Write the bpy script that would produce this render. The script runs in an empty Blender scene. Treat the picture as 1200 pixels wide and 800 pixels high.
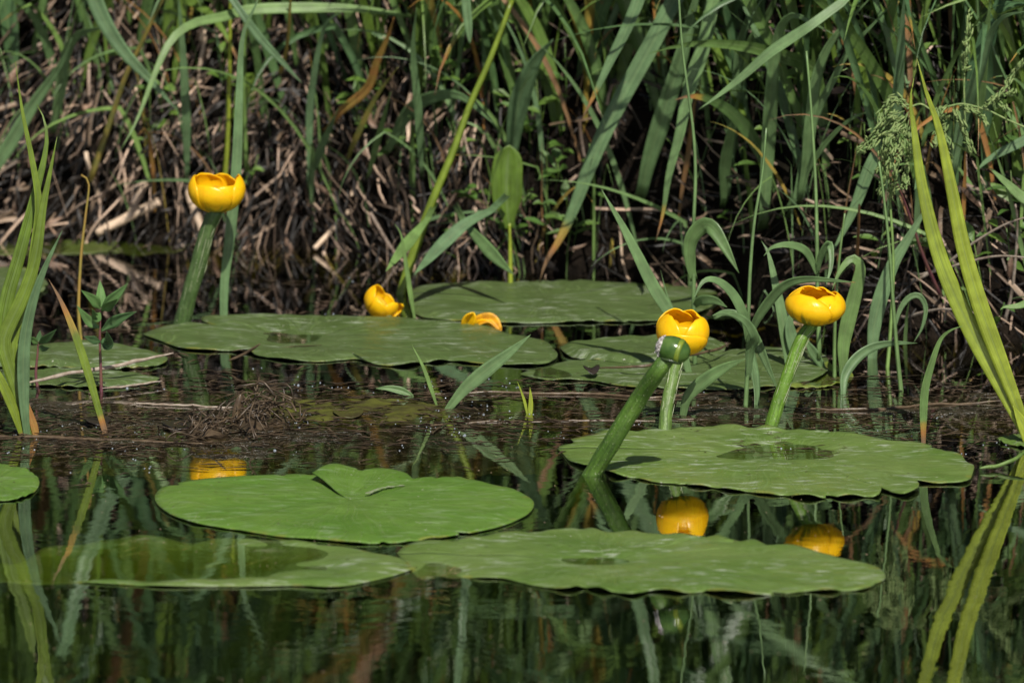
import bpy, math, random
from mathutils import Vector, Matrix, noise
R = math.radians
rnd = random.Random(7)
S = bpy.context.scene
COL = S.collection
NZ = lambda x, y, z=0.0: noise.noise(Vector((x, y, z)))

# ------------------------------------------------------------------ camera, sky, sun, exposure
DIST, DEP, LENS = 9.5, R(10.0), 400.0
FP = LENS / 36.0 * 1200.0                       # focal length in photo pixels (1200 x 800)
CAM = Vector((0, -DIST * math.cos(DEP), DIST * math.sin(DEP)))
PITCH = DEP - 100.0 / FP
FWD = Vector((0, math.cos(PITCH), -math.sin(PITCH)))
UP = Vector((0, math.sin(PITCH), math.cos(PITCH)))
RIGHT = Vector((1, 0, 0))
cd = bpy.data.cameras.new('camera'); cam = bpy.data.objects.new('camera', cd); COL.objects.link(cam)
cam.location = CAM; cam.rotation_euler = (R(90) - PITCH, 0, 0)
cd.lens = LENS; cd.sensor_width = 36.0; cd.clip_start = 0.1; cd.clip_end = 600
cd.dof.use_dof = True; cd.dof.focus_distance = 9.5; cd.dof.aperture_fstop = 12.0
S.camera = cam
SUN_EL, SUN_AZ = R(47), R(13)                   # sun behind the camera, a little to its right
wd = bpy.data.worlds.new('World'); S.world = wd; wd.use_nodes = True
wn = wd.node_tree; bg = wn.nodes['Background']
sky = wn.nodes.new('ShaderNodeTexSky'); sky.sky_type = 'NISHITA'; sky.sun_disc = False
sky.sun_elevation = SUN_EL; sky.sun_rotation = math.pi - SUN_AZ
wn.links.new(sky.outputs[0], bg.inputs[0]); bg.inputs[1].default_value = 0.05
sd = bpy.data.lights.new('sun', 'SUN'); sun = bpy.data.objects.new('sun', sd); COL.objects.link(sun)
sd.energy = 5.0; sd.angle = R(0.5); sd.color = (1.0, 0.95, 0.86)
sdir = Vector((math.sin(SUN_AZ) * math.cos(SUN_EL), -math.cos(SUN_AZ) * math.cos(SUN_EL), math.sin(SUN_EL)))
sun.rotation_euler = sdir.to_track_quat('Z', 'Y').to_euler(); sun.location = sdir * 30
S.view_settings.view_transform = 'Standard'; S.view_settings.look = 'None'
S.view_settings.exposure = 0.24; S.view_settings.gamma = 1.0
try: S.view_settings.use_curve_mapping = False
except Exception: pass
S.render.engine = 'CYCLES'
S.cycles.max_bounces = 10; S.cycles.transparent_max_bounces = 16

# ------------------------------------------------------------------ where a photo pixel lies in the place
def ray(px, py): return FWD + RIGHT * ((px - 600) / FP) - UP * ((py - 400) / FP)
def at_z(px, py, z=0.0):
    d = ray(px, py); t = (z - CAM.z) / d.z; return CAM + d * t
def at_Y(px, py, Y):
    d = ray(px, py); t = (Y - CAM.y) / d.y; return CAM + d * t
def gY(py): return at_z(600, py).y
def psz(Y): return (Y - CAM.y) / math.cos(PITCH) / FP      # metres per photo pixel

# ------------------------------------------------------------------ the lie of the land
WL = [(-60, 1.1), (-1.2, 1.0), (-0.45, 0.99), (-0.2, 0.96), (-0.05, 0.84), (0.08, 0.78), (0.18, 0.72), (0.26, 0.55), (0.34, 0.45), (0.5, 0.42), (1.2, 0.36), (60, 0.2)]
def wline(x):
    for (x0, y0), (x1, y1) in zip(WL, WL[1:]):
        if x <= x1: t = (x - x0) / (x1 - x0); t = t * t * (3 - 2 * t); return y0 + (y1 - y0) * t
    return WL[-1][1]
def ground_z(x, y):
    s = y - wline(x)
    if s < 0:
        z = -0.42 * (1 - math.exp(s / 0.22)) - 0.05 * min(1, -s)
        if y < -7.9: k = min(1, (-7.9 - y) / 0.9); z = z * (1 - k) + 0.07 * k
        n = 0.012 * NZ(x * 9, y * 9)
        return z + n * min(1, -s * 8) - 0.006
    z = 0.44 * (1 - math.exp(-s / 0.19)) + 0.14 * min(s, 1.4) + 0.02 * max(0, min(20, s - 1.4))
    f = min(1, s * 9)
    n = 0.035 * NZ(x * 8, y * 8, 3) + 0.018 * NZ(x * 23, y * 23, 5) + 0.007 * NZ(x * 60, y * 60, 9)
    return z + n * f - 0.004
def at_bank(px, py):
    d = ray(px, py); t = (-0.4 - CAM.y) / d.y
    for i in range(700):
        p = CAM + d * t
        if p.z <= max(ground_z(p.x, p.y), 0 if p.y < wline(p.x) else -1): return p
        t += 0.004
    return p

# ------------------------------------------------------------------ materials
class NT:
    def __init__(self, name):
        self.m = bpy.data.materials.new(name); self.m.use_nodes = True
        self.t = self.m.node_tree; self.t.nodes.clear()
        self.out = self.t.nodes.new('ShaderNodeOutputMaterial')
    def n(self, typ, ins=None, **kw):
        nd = self.t.nodes.new('ShaderNode' + typ)
        for k, v in kw.items(): setattr(nd, k, v)
        for k, v in (ins or {}).items(): self.put(nd.inputs[k], v)
        return nd
    def put(self, sock, v):
        if isinstance(v, bpy.types.NodeSocket): self.t.links.new(v, sock)
        elif hasattr(sock.default_value, '__len__') and not hasattr(v, '__len__'): sock.default_value = [v] * len(sock.default_value)
        elif hasattr(v, '__len__') and len(v) == 3 and len(sock.default_value) == 4: sock.default_value = (*v, 1)
        else: sock.default_value = v
    def attr(self, name): return self.n('Attribute', attribute_name=name).outputs['Fac']
    def obj(self): return self.n('TexCoord').outputs['Object']
    def pos(self): return self.n('NewGeometry').outputs['Position']
    def noise(self, vec, scale, detail=3.0, rough=0.55, dim='3D'):
        return self.n('TexNoise', {'Vector': vec, 'Scale': scale, 'Detail': detail, 'Roughness': rough}).outputs['Fac']
    def rng(self, v, a, b, c, d, smooth=True):
        nd = self.n('MapRange', {'Value': v, 'From Min': a, 'From Max': b, 'To Min': c, 'To Max': d})
        if smooth: nd.interpolation_type = 'SMOOTHSTEP'
        return nd.outputs[0]
    def mix(self, f, a, b, mode='MIX'):
        nd = self.t.nodes.new('ShaderNodeMix'); nd.data_type = 'RGBA'; nd.blend_type = mode
        self.put(nd.inputs[0], f); self.put(nd.inputs[6], a); self.put(nd.inputs[7], b); return nd.outputs[2]
    def math(self, op, a, b=0.0): return self.n('Math', {0: a, 1: b}, operation=op).outputs[0]
    def scale(self, vec, s): return self.n('Mapping', {'Vector': vec, 'Scale': s}).outputs[0]
    def ramp(self, f, stops):
        nd = self.n('ValToRGB', {'Fac': f}); e = nd.color_ramp.elements
        while len(e) < len(stops): e.new(0.5)
        for el, (p, c) in zip(e, stops): el.position = p; el.color = (*c, 1)
        return nd.outputs[0]
    def bump(self, h, strength=0.3, dist=0.001): return self.n('Bump', {'Height': h, 'Strength': strength, 'Distance': dist}).outputs[0]
    def done(self, shader): self.t.links.new(shader, self.out.inputs[0]); return self.m

def leaf_material(name, ca, cb, rough=0.42, transl=0.28, tcol=(0.10, 0.17, 0.02), spec=0.5):
    t = NT(name); al, ac, ti, dr = t.attr('along'), t.attr('across'), t.attr('tint'), t.attr('dry')
    v = t.n('CombineXYZ', {0: t.math('MULTIPLY', ac, 9.0), 1: t.math('MULTIPLY', al, 2.5), 2: t.math('MULTIPLY', ti, 37.0)}).outputs[0]
    streak = t.noise(v, 1.0, 2.0)
    blot = t.noise(t.pos(), 70, 3.0)
    col = t.mix(ti, ca, cb)
    col = t.mix(1.0, col, t.rng(streak, 0.25, 0.75, 0.82, 1.18), 'MULTIPLY')
    col = t.mix(1.0, col, t.rng(blot, 0.3, 0.75, 0.80, 1.22), 'MULTIPLY')
    rib = t.rng(t.math('ABSOLUTE', ac), 0.03, 0.14, 1.0, 0.0)
    col = t.mix(t.math('MULTIPLY', rib, 0.35), col, (0.16, 0.22, 0.09))
    spot = t.rng(t.noise(t.pos(), 260, 2.0), 0.70, 0.78, 0.0, 0.6)
    col = t.mix(spot, col, (0.16, 0.13, 0.07))
    dcol = t.ramp(t.math('ADD', dr, t.rng(blot, 0.3, 0.7, -0.12, 0.12)), [(0.0, (0.09, 0.15, 0.04)), (0.35, (0.33, 0.24, 0.05)), (0.62, (0.36, 0.17, 0.05)), (1.0, (0.22, 0.135, 0.075))])
    dcol = t.mix(1.0, dcol, t.rng(streak, 0.25, 0.75, 0.65, 1.3), 'MULTIPLY')
    dm = t.rng(dr, 0.02, 0.3, 0.0, 1.0)
    col = t.mix(dm, col, dcol)
    nrm = t.bump(t.math('SINE', t.math('MULTIPLY', ac, 34.0)), 0.18, 0.0004)
    p = t.n('BsdfPrincipled', {'Base Color': col, 'Roughness': t.rng(streak, 0.2, 0.8, rough - 0.06, rough + 0.12), 'Normal': nrm, 'Specular IOR Level': spec})
    tr = t.n('BsdfTranslucent', {'Color': t.mix(0.5, col, tcol)})
    return t.done(t.n('MixShader', {0: transl, 1: p.outputs[0], 2: tr.outputs[0]}).outputs[0])

M = {}
M['reed'] = leaf_material('reed_leaf_green', (0.118, 0.205, 0.095), (0.158, 0.262, 0.060))
M['iris'] = leaf_material('iris_leaf_green', (0.062, 0.130, 0.018), (0.33, 0.40, 0.040), rough=0.30, transl=0.30, tcol=(0.22, 0.30, 0.02))
M['grass'] = leaf_material('bank_grass_green', (0.064, 0.132, 0.060), (0.125, 0.205, 0.028), rough=0.34, transl=0.25)

M['grass_shaded'] = leaf_material('shade_toned_grass_green', (0.016, 0.040, 0.018), (0.034, 0.066, 0.016), rough=0.45, transl=0.18, tcol=(0.04, 0.08, 0.01))  # back rows of tall grass; shade put into the colour to darken reflected gaps
def pad_material(name, ca, cb, dust=0.5, rough=0.33):
    t = NT(name); rad, ang, ed = t.attr('along'), t.attr('across'), t.attr('dry')
    pos = t.pos()
    low = t.noise(pos, 9, 3); mid = t.noise(pos, 55, 4); fine = t.noise(pos, 420, 3)
    col = t.mix(t.rng(low, 0.3, 0.72, 0, 1), ca, cb)
    col = t.mix(1.0, col, t.rng(mid, 0.25, 0.8, 0.90, 1.1), 'MULTIPLY')
    # branching veins: along the leaf's radial lines
    vv = t.n('CombineXYZ', {0: t.math('MULTIPLY', ang, 46.0), 1: t.math('MULTIPLY', rad, 1.1), 2: 0.0}).outputs[0]
    vein = t.noise(vv, 1.0, 2.0, 0.4)
    col = t.mix(t.rng(vein, 0.52, 0.64, 0.0, 0.42), col, (0.145, 0.215, 0.07))
    du = t.noise(t.scale(pos, (45, 130, 60)), 1.0, 5.0, 0.62)
    patch = t.noise(pos, 13, 2)
    d = t.math('MULTIPLY', t.rng(du, 0.52, 0.68, 0.0, 1.0), t.rng(patch, 0.38, 0.62, 0.0, dust))
    col = t.mix(d, col, (0.32, 0.36, 0.27))
    speck = t.rng(t.noise(pos, 300, 1.0), 0.735, 0.77, 0.0, 0.9)
    col = t.mix(speck, col, (0.38, 0.38, 0.30))
    dirt = t.rng(t.noise(pos, 190, 2.0), 0.67, 0.74, 0.0, 0.8)
    col = t.mix(dirt, col, (0.045, 0.038, 0.018))
    edge = t.rng(t.math('ADD', rad, t.rng(t.noise(pos, 40, 2), 0.4, 0.7, -0.08, 0.03)), 0.965, 1.02, 0.0, 0.6)
    col = t.mix(edge, col, (0.17, 0.17, 0.03))
    nrm = t.bump(t.math('ADD', t.math('MULTIPLY', vein, 1.6), t.math('ADD', mid, t.math('MULTIPLY', fine, 0.15))), 0.45, 0.0016)
    p = t.n('BsdfPrincipled', {'Base Color': col, 'Roughness': t.rng(du, 0.3, 0.7, rough - 0.05, rough + 0.2), 'Normal': nrm, 'Specular IOR Level': 0.42})
    return t.done(p.outputs[0])
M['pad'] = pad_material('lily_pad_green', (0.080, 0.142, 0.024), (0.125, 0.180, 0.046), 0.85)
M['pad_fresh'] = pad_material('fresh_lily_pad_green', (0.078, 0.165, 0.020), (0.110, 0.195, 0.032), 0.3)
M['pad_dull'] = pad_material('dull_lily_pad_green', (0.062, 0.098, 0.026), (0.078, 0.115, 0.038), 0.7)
M['pad_olive'] = pad_material('dim_olive_pad', (0.050, 0.070, 0.010), (0.068, 0.090, 0.014), 0.1)  # darker copy of the algae pad green, with dim light put into the colour
M['pad_yellow'] = pad_material('algae_covered_pad', (0.120, 0.165, 0.018), (0.150, 0.190, 0.030), 0.15)

def petal_material():
    t = NT('yellow_petal'); al, ac, gr = t.attr('along'), t.attr('across'), t.attr('dry')
    pos = t.pos(); n1 = t.noise(pos, 120, 3)
    col = t.mix(t.rng(n1, 0.3, 0.7, 0, 1), (0.90, 0.545, 0.004), (0.94, 0.62, 0.008))
    col = t.mix(t.rng(t.math('ABSOLUTE', ac), 0.7, 1.0, 0.0, 0.25), col, (0.80, 0.40, 0.005))
    sv = t.n('CombineXYZ', {0: t.math('MULTIPLY', ac, 7.0), 1: t.math('MULTIPLY', al, 0.8), 2: t.math('MULTIPLY', gr, 20)}).outputs[0]
    st = t.noise(sv, 1.0, 2.0)
    col = t.mix(t.rng(st, 0.55, 0.75, 0, 0.30), col, (0.78, 0.36, 0.005)); blem = t.rng(t.noise(pos, 330, 2), 0.68, 0.74, 0, 0.55); col = t.mix(blem, col, (0.40, 0.20, 0.02))
    g = t.rng(t.math('ADD', al, t.rng(st, 0.3, 0.7, 0.20, -0.20)), 0.18, 0.52, 1.0, 0.0)
    col = t.mix(t.math('MULTIPLY', g, gr), col, (0.12, 0.19, 0.015))
    p = t.n('BsdfPrincipled', {'Base Color': col, 'Roughness': 0.32, 'Normal': t.bump(st, 0.25, 0.001), 'Specular IOR Level': 0.45})
    tr = t.n('BsdfTranslucent', {'Color': (0.92, 0.46, 0.004)})
    return t.done(t.n('MixShader', {0: 0.30, 1: p.outputs[0], 2: tr.outputs[0]}).outputs[0])
M['petal'] = petal_material()

def simple(name, ca, cb, scale=60, rough=0.6, bump=0.3, bd=0.002, stretch=(1, 1, 1), spec=0.4):
    t = NT(name); v = t.scale(t.pos(), stretch)
    n1 = t.noise(v, scale, 4)
    p = t.n('BsdfPrincipled', {'Base Color': t.mix(t.rng(n1, 0.3, 0.7, 0, 1), ca, cb), 'Roughness': rough, 'Normal': t.bump(n1, bump, bd), 'Specular IOR Level': spec})
    return t.done(p.outputs[0])
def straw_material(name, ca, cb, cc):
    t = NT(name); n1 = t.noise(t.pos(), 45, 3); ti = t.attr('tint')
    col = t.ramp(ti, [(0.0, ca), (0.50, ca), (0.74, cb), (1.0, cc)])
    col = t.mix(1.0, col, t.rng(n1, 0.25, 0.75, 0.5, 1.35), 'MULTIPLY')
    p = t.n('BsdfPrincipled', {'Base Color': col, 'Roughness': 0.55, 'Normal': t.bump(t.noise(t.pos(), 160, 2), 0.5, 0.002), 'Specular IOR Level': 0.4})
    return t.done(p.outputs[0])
def stem_material(name, ca, cb):
    t = NT(name); pos = t.pos(); n1 = t.noise(pos, 90, 3); n2 = t.noise(pos, 420, 2)
    col = t.mix(t.rng(n1, 0.3, 0.7, 0, 1), ca, cb)
    col = t.mix(t.rng(n2, 0.64, 0.72, 0, 0.55), col, (0.20, 0.24, 0.12))
    col = t.mix(t.rng(t.noise(pos, 300, 2), 0.68, 0.75, 0, 0.7), col, (0.05, 0.06, 0.02))
    st = t.noise(t.n('CombineXYZ', {0: t.math('MULTIPLY', t.attr('across'), 22.0), 1: t.math('MULTIPLY', t.attr('along'), 7.0)}).outputs[0], 1.0, 3.0)
    col = t.mix(1.0, col, t.rng(st, 0.3, 0.7, 0.72, 1.25), 'MULTIPLY')
    col = t.mix(t.rng(t.noise(pos, 640, 1), 0.70, 0.74, 0, 0.8), col, (0.33, 0.36, 0.24))
    p = t.n('BsdfPrincipled', {'Base Color': col, 'Roughness': 0.55, 'Normal': t.bump(n2, 0.35, 0.0015), 'Specular IOR Level': 0.45})
    return t.done(p.outputs[0])
M['stem'] = stem_material('water_lily_stem', (0.075, 0.155, 0.012), (0.105, 0.20, 0.020))
M['stem_pale'] = stem_material('water_lily_stem_pale', (0.070, 0.125, 0.022), (0.10, 0.165, 0.034))
M['stem_deep'] = stem_material('seed_pod_stem', (0.040, 0.094, 0.009), (0.062, 0.125, 0.012))
M['stem_dark'] = stem_material('water_lily_stem_dull', (0.045, 0.088, 0.020), (0.068, 0.115, 0.034))
M['peel'] = simple('pale_peeling_skin', (0.34, 0.35, 0.26), (0.16, 0.19, 0.10), 300, 0.5)
M['fruit'] = simple('green_fruit', (0.026, 0.066, 0.012), (0.085, 0.145, 0.034), 48, 0.22, 0.2, 0.001)
M['fruit_seam'] = simple('yellow_green_seam', (0.16, 0.20, 0.02), (0.10, 0.16, 0.02), 150, 0.35)
M['torn'] = simple('pale_torn_skin', (0.60, 0.57, 0.56), (0.12, 0.10, 0.09), 380, 0.35, 0.6, 0.001)
M['collar'] = simple('dark_green_collar', (0.018, 0.034, 0.012), (0.035, 0.055, 0.02), 200, 0.3)
M['peel'] = simple('pale_peeling_skin', (0.30, 0.33, 0.22), (0.16, 0.20, 0.09), 300, 0.5)
M['stamen'] = simple('yellow_stamens', (0.80, 0.50, 0.04), (0.70, 0.38, 0.02), 300, 0.5)
M['dead_petal'] = simple('wilted_petal', (0.70, 0.36, 0.01), (0.42, 0.20, 0.02), 160, 0.5)
M['twig'] = simple('weathered_twig', (0.20, 0.15, 0.11), (0.33, 0.28, 0.23), 200, 0.7, 0.6, 0.001)
M['wet_twig'] = simple('wet_brown_stem', (0.055, 0.036, 0.022), (0.12, 0.085, 0.050), 130, 0.35, 0.6, 0.001)
M['root'] = simple('brown_root_fibre', (0.022, 0.015, 0.009), (0.095, 0.066, 0.040), 90, 0.45)
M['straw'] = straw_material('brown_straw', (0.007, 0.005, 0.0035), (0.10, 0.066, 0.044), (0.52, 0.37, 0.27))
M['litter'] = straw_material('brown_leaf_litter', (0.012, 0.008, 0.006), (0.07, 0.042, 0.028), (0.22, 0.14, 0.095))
M['purple'] = simple('purple_stem', (0.10, 0.03, 0.045), (0.13, 0.06, 0.04), 90, 0.45)
M['bankweed'] = leaf_material('bank_weed_leaf', (0.060, 0.135, 0.025), (0.115, 0.20, 0.03))
M['weed'] = leaf_material('water_weed_leaf', (0.085, 0.175, 0.070), (0.115, 0.22, 0.060), rough=0.35)
M['panicle'] = simple('grass_seed_head', (0.095, 0.165, 0.045), (0.19, 0.24, 0.085), 260, 0.6)
M['bubble'] = simple('water_bubble', (0.16, 0.18, 0.21), (0.30, 0.33, 0.36), 500, 0.05, 0.0, 0.001, spec=1.0)
M['algae'] = simple('algae_scum', (0.085, 0.090, 0.014), (0.038, 0.030, 0.012), 34, 0.45, 0.9, 0.004, (1, 2.2, 1))
M['belt'] = simple('wet_drifting_weed', (0.010, 0.009, 0.004), (0.046, 0.034, 0.018), 130, 0.28, 1.0, 0.006, (1, 2, 1), 0.5)
M['dark_leaf'] = simple('black_rotten_leaf', (0.014, 0.011, 0.011), (0.03, 0.022, 0.018), 120, 0.3, 0.5)
M['duck'] = simple('bright_floating_leaflet', (0.16, 0.26, 0.02), (0.2, 0.3, 0.03), 80, 0.4)

def soil():
    t = NT('dark_wet_soil'); pos = t.pos(); n1 = t.noise(pos, 26, 6, 0.65); n2 = t.noise(pos, 140, 4)
    col = t.mix(t.rng(n1, 0.35, 0.7, 0, 1), (0.004, 0.003, 0.002), (0.014, 0.010, 0.007))
    z = t.n('SeparateXYZ', {0: pos}).outputs[2]
    col = t.mix(t.rng(z, -0.04, 0.0, 1.0, 0.0), col, (0.010, 0.009, 0.004))
    p = t.n('BsdfPrincipled', {'Base Color': col, 'Roughness': 0.9, 'Normal': t.bump(t.math('ADD', n1, t.math('MULTIPLY', n2, 0.4)), 0.9, 0.015), 'Specular IOR Level': 0.08})
    return t.done(p.outputs[0])
M['soil'] = soil()

def water_mat():
    t = NT('dark_pond_water'); pos = t.pos()
    n1 = t.noise(t.scale(pos, (24, 40, 1)), 1.0, 2.0, 0.45)
    n2 = t.noise(t.scale(pos, (5, 11, 1)), 1.0, 1.0)
    n3 = t.noise(t.scale(pos, (90, 190, 1)), 1.0, 1.0)
    calm = t.rng(t.noise(t.scale(pos, (3, 7, 1)), 1.0, 1.0), 0.35, 0.65, 0.2, 1.0)
    h = t.math('ADD', t.math('MULTIPLY', t.math('MULTIPLY', n1, calm), 0.00011), t.math('ADD', t.math('MULTIPLY', n2, 0.00019), t.math('MULTIPLY', n3, 0.000014)))
    nrm = t.n('Bump', {'Height': h, 'Strength': 1.0, 'Distance': 1.0}).outputs[0]
    gl = t.n('BsdfGlossy', {'Color': (0.98, 0.98, 1.0), 'Roughness': 0.0, 'Normal': nrm})
    tr = t.n('BsdfTransparent', {'Color': (0.93, 0.93, 0.88)})
    fr = t.n('Fresnel', {'IOR': 1.333, 'Normal': nrm})
    f = t.math('POWER', fr.outputs[0], 0.62)
    t.t.links.new(t.n('VolumeAbsorption', {'Color': (0.78, 0.80, 0.25), 'Density': 42.0}).outputs[0], t.out.inputs['Volume'])
    return t.done(t.n('MixShader', {0: f, 1: tr.outputs[0], 2: gl.outputs[0]}).outputs[0])
M['water'] = water_mat()

# ------------------------------------------------------------------ mesh helpers
class MB:
    def __init__(self): self.v = []; self.f = []; self.a = []
    def add(self, p, along=0.0, across=0.0, tint=0.0, dry=0.0):
        self.v.append(Vector(p)); self.a.append((along, across, tint, dry)); return len(self.v) - 1
    def build(self, name, mat, parent=None, origin=None, solid=0.0, smooth=True, sub=0):
        if origin is None: origin = Vector((0, 0, 0))
        me = bpy.data.meshes.new(name)
        me.from_pydata([tuple(p - origin) for p in self.v], [], self.f)
        for k, an in enumerate(('along', 'across', 'tint', 'dry')):
            at = me.attributes.new(an, 'FLOAT', 'POINT'); at.data.foreach_set('value', [q[k] for q in self.a])
        if smooth: me.polygons.foreach_set('use_smooth', [True] * len(me.polygons))
        me.materials.append(mat); me.update()
        o = bpy.data.objects.new(name, me); COL.objects.link(o)
        if parent is not None: o.parent = parent
        else: o.location = origin
        if solid: sm = o.modifiers.new('thickness', 'SOLIDIFY'); sm.thickness = solid; sm.offset = 0
        if sub: s = o.modifiers.new('smooth', 'SUBSURF'); s.levels = sub; s.render_levels = sub
        return o
def tag(o, label=None, cat=None, group=None, kind=None):
    if label: o['label'] = label
    if cat: o['category'] = cat
    if group: o['group'] = group
    if kind: o['kind'] = kind
    return o
def empty(name, loc, label, cat, group=None):
    o = bpy.data.objects.new(name, None); COL.objects.link(o); o.location = loc; o.empty_display_size = 0.02
    return tag(o, label, cat, group)

def spline(pts, n):
    P = [Vector(p) for p in pts]
    if len(P) == 2: P = [P[0], P[0].lerp(P[1], 0.5), P[1]]
    P = [P[0] * 2 - P[1]] + P + [P[-1] * 2 - P[-2]]
    segs = len(P) - 3
    ln = [max(1e-6, (P[i + 2] - P[i + 1]).length) for i in range(segs)]; tot = sum(ln); out = []
    for k in range(n + 1):
        d = tot * k / n; i = 0
        while i < segs - 1 and d > ln[i]: d -= ln[i]; i += 1
        t = min(1.0, d / ln[i]); a, b, c, e = P[i:i + 4]
        out.append(0.5 * ((2 * b) + (c - a) * t + (2 * a - 5 * b + 4 * c - e) * t * t + (3 * b - a - 3 * c + e) * t ** 3))
    return out
def leaf_profile(t, base=0.45, peak=0.35, sharp=1.6):
    u = min(1.0, t / peak); rise = base + (1 - base) * (u * u * (3 - 2 * u))
    fall = 1.0 if t < peak else max(0.0, 1 - ((t - peak) / (1 - peak)) ** sharp)
    return max(0.02, rise * fall)
def ribbon(mb, path, w, face=None, yaw=0.0, fold=0.22, tint=0.5, dry=0.0, tip=0.0, prof=leaf_profile, twist=0.0, blade_dry=None, cols=4, basedry=0.0):
    n = len(path) - 1; prev = None; rows = []
    for k, p in enumerate(path):
        t = k / n
        T = (path[min(n, k + 1)] - path[max(0, k - 1)])
        if T.length < 1e-9: T = Vector((0, 0, 1))
        T.normalize()
        F = face if face is not None else (CAM - p).normalized()
        side = T.cross(F)
        if side.length < 1e-4: side = prev or Vector((1, 0, 0))
        side.normalize()
        if prev is not None and face is None and side.dot(prev) < 0 and twist == 0: pass
        nrm = side.cross(T); nrm.normalize()
        a = yaw + twist * t
        sd_, nr_ = side * math.cos(a) + nrm * math.sin(a), nrm * math.cos(a) - side * math.sin(a)
        prev = side
        ww = w * prof(t) * 0.5
        d = dry
        if tip > 0: d = max(d, min(1, max(0, (t - (1 - tip)) / max(0.02, tip * 0.7))))
        if basedry > 0: d = max(d, min(1, max(0, (basedry - t) / max(0.02, basedry * 0.7))))
        row = []
        for c in range(cols + 1):
            u = -1 + 2 * c / cols
            row.append(mb.add(p + sd_ * (u * ww) + nr_ * ((abs(u) - 0.5) * fold * ww * 1.2), t, u, tint, d))
        rows.append(row)
    for a, b in zip(rows, rows[1:]):
        for c in range(cols): mb.f.append((a[c], a[c + 1], b[c + 1], b[c]))
def tube(mb, path, rad, sides=8, tint=0.5, dry=0.0, cap=True, rough=0.0, seed=0.0):
    n = len(path) - 1; rows = []; ref = Vector((0.3, 0.9, 0.2))
    for k, p in enumerate(path):
        T = (path[min(n, k + 1)] - path[max(0, k - 1)]).normalized()
        a = T.cross(ref)
        if a.length < 0.05: a = T.cross(Vector((1, 0, 0)))
        a.normalize(); b = T.cross(a)
        r = rad(k / n) if callable(rad) else rad
        row = []
        for s in range(sides):
            th = 2 * math.pi * s / sides
            rr = r * (1 + rough * NZ(p.x * 90 + math.cos(th) + seed, p.z * 90 + math.sin(th), p.y * 90))
            row.append(mb.add(p + a * (math.cos(th) * rr) + b * (math.sin(th) * rr), k / n, s / sides, tint, dry))
        rows.append(row)
    for a, b in zip(rows, rows[1:]):
        for s in range(sides): mb.f.append((a[s], a[(s + 1) % sides], b[(s + 1) % sides], b[s]))
    if cap: mb.f.append(tuple(reversed(rows[0]))); mb.f.append(tuple(rows[-1]))

# ------------------------------------------------------------------ ground and water: one sheet each
def axis(lo, hi, step, far):
    a = [lo + (hi - lo) * i / round((hi - lo) / step) for i in range(round((hi - lo) / step) + 1)]
    g = [step * 1.5 ** k for k in range(1, 40)]; out = list(a); x = hi
    for d in g:
        x += d
        if x > far: break
        out.append(x)
    x = lo
    for d in g:
        x -= d
        if x < -far: break
        out.insert(0, x)
    return out
mb = MB(); xs = axis(-1.15, 1.15, 0.0155, 250); ys = axis(-0.1, 1.95, 0.0155, 250)
for y in ys:
    for x in xs: mb.add((x, y, ground_z(x, y)))
nx = len(xs)
for j in range(len(ys) - 1):
    for i in range(nx - 1): mb.f.append((j * nx + i, j * nx + i + 1, (j + 1) * nx + i + 1, (j + 1) * nx + i))
tag(mb.build('ground', M['soil']), 'dark muddy bank and pond bed', None, None, 'structure')
mb = MB()
for z in (-1.5, 0):
    for y in (-8.6, 1.25):
        for x in (-60, 60): mb.add((x, y, z))
mb.f += [(4, 5, 7, 6), (0, 2, 3, 1), (0, 1, 5, 4), (2, 6, 7, 3), (0, 4, 6, 2), (1, 3, 7, 5)]; tag(mb.build('water', M['water'], smooth=False), 'still dark pond water', None, None, 'structure')

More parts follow.
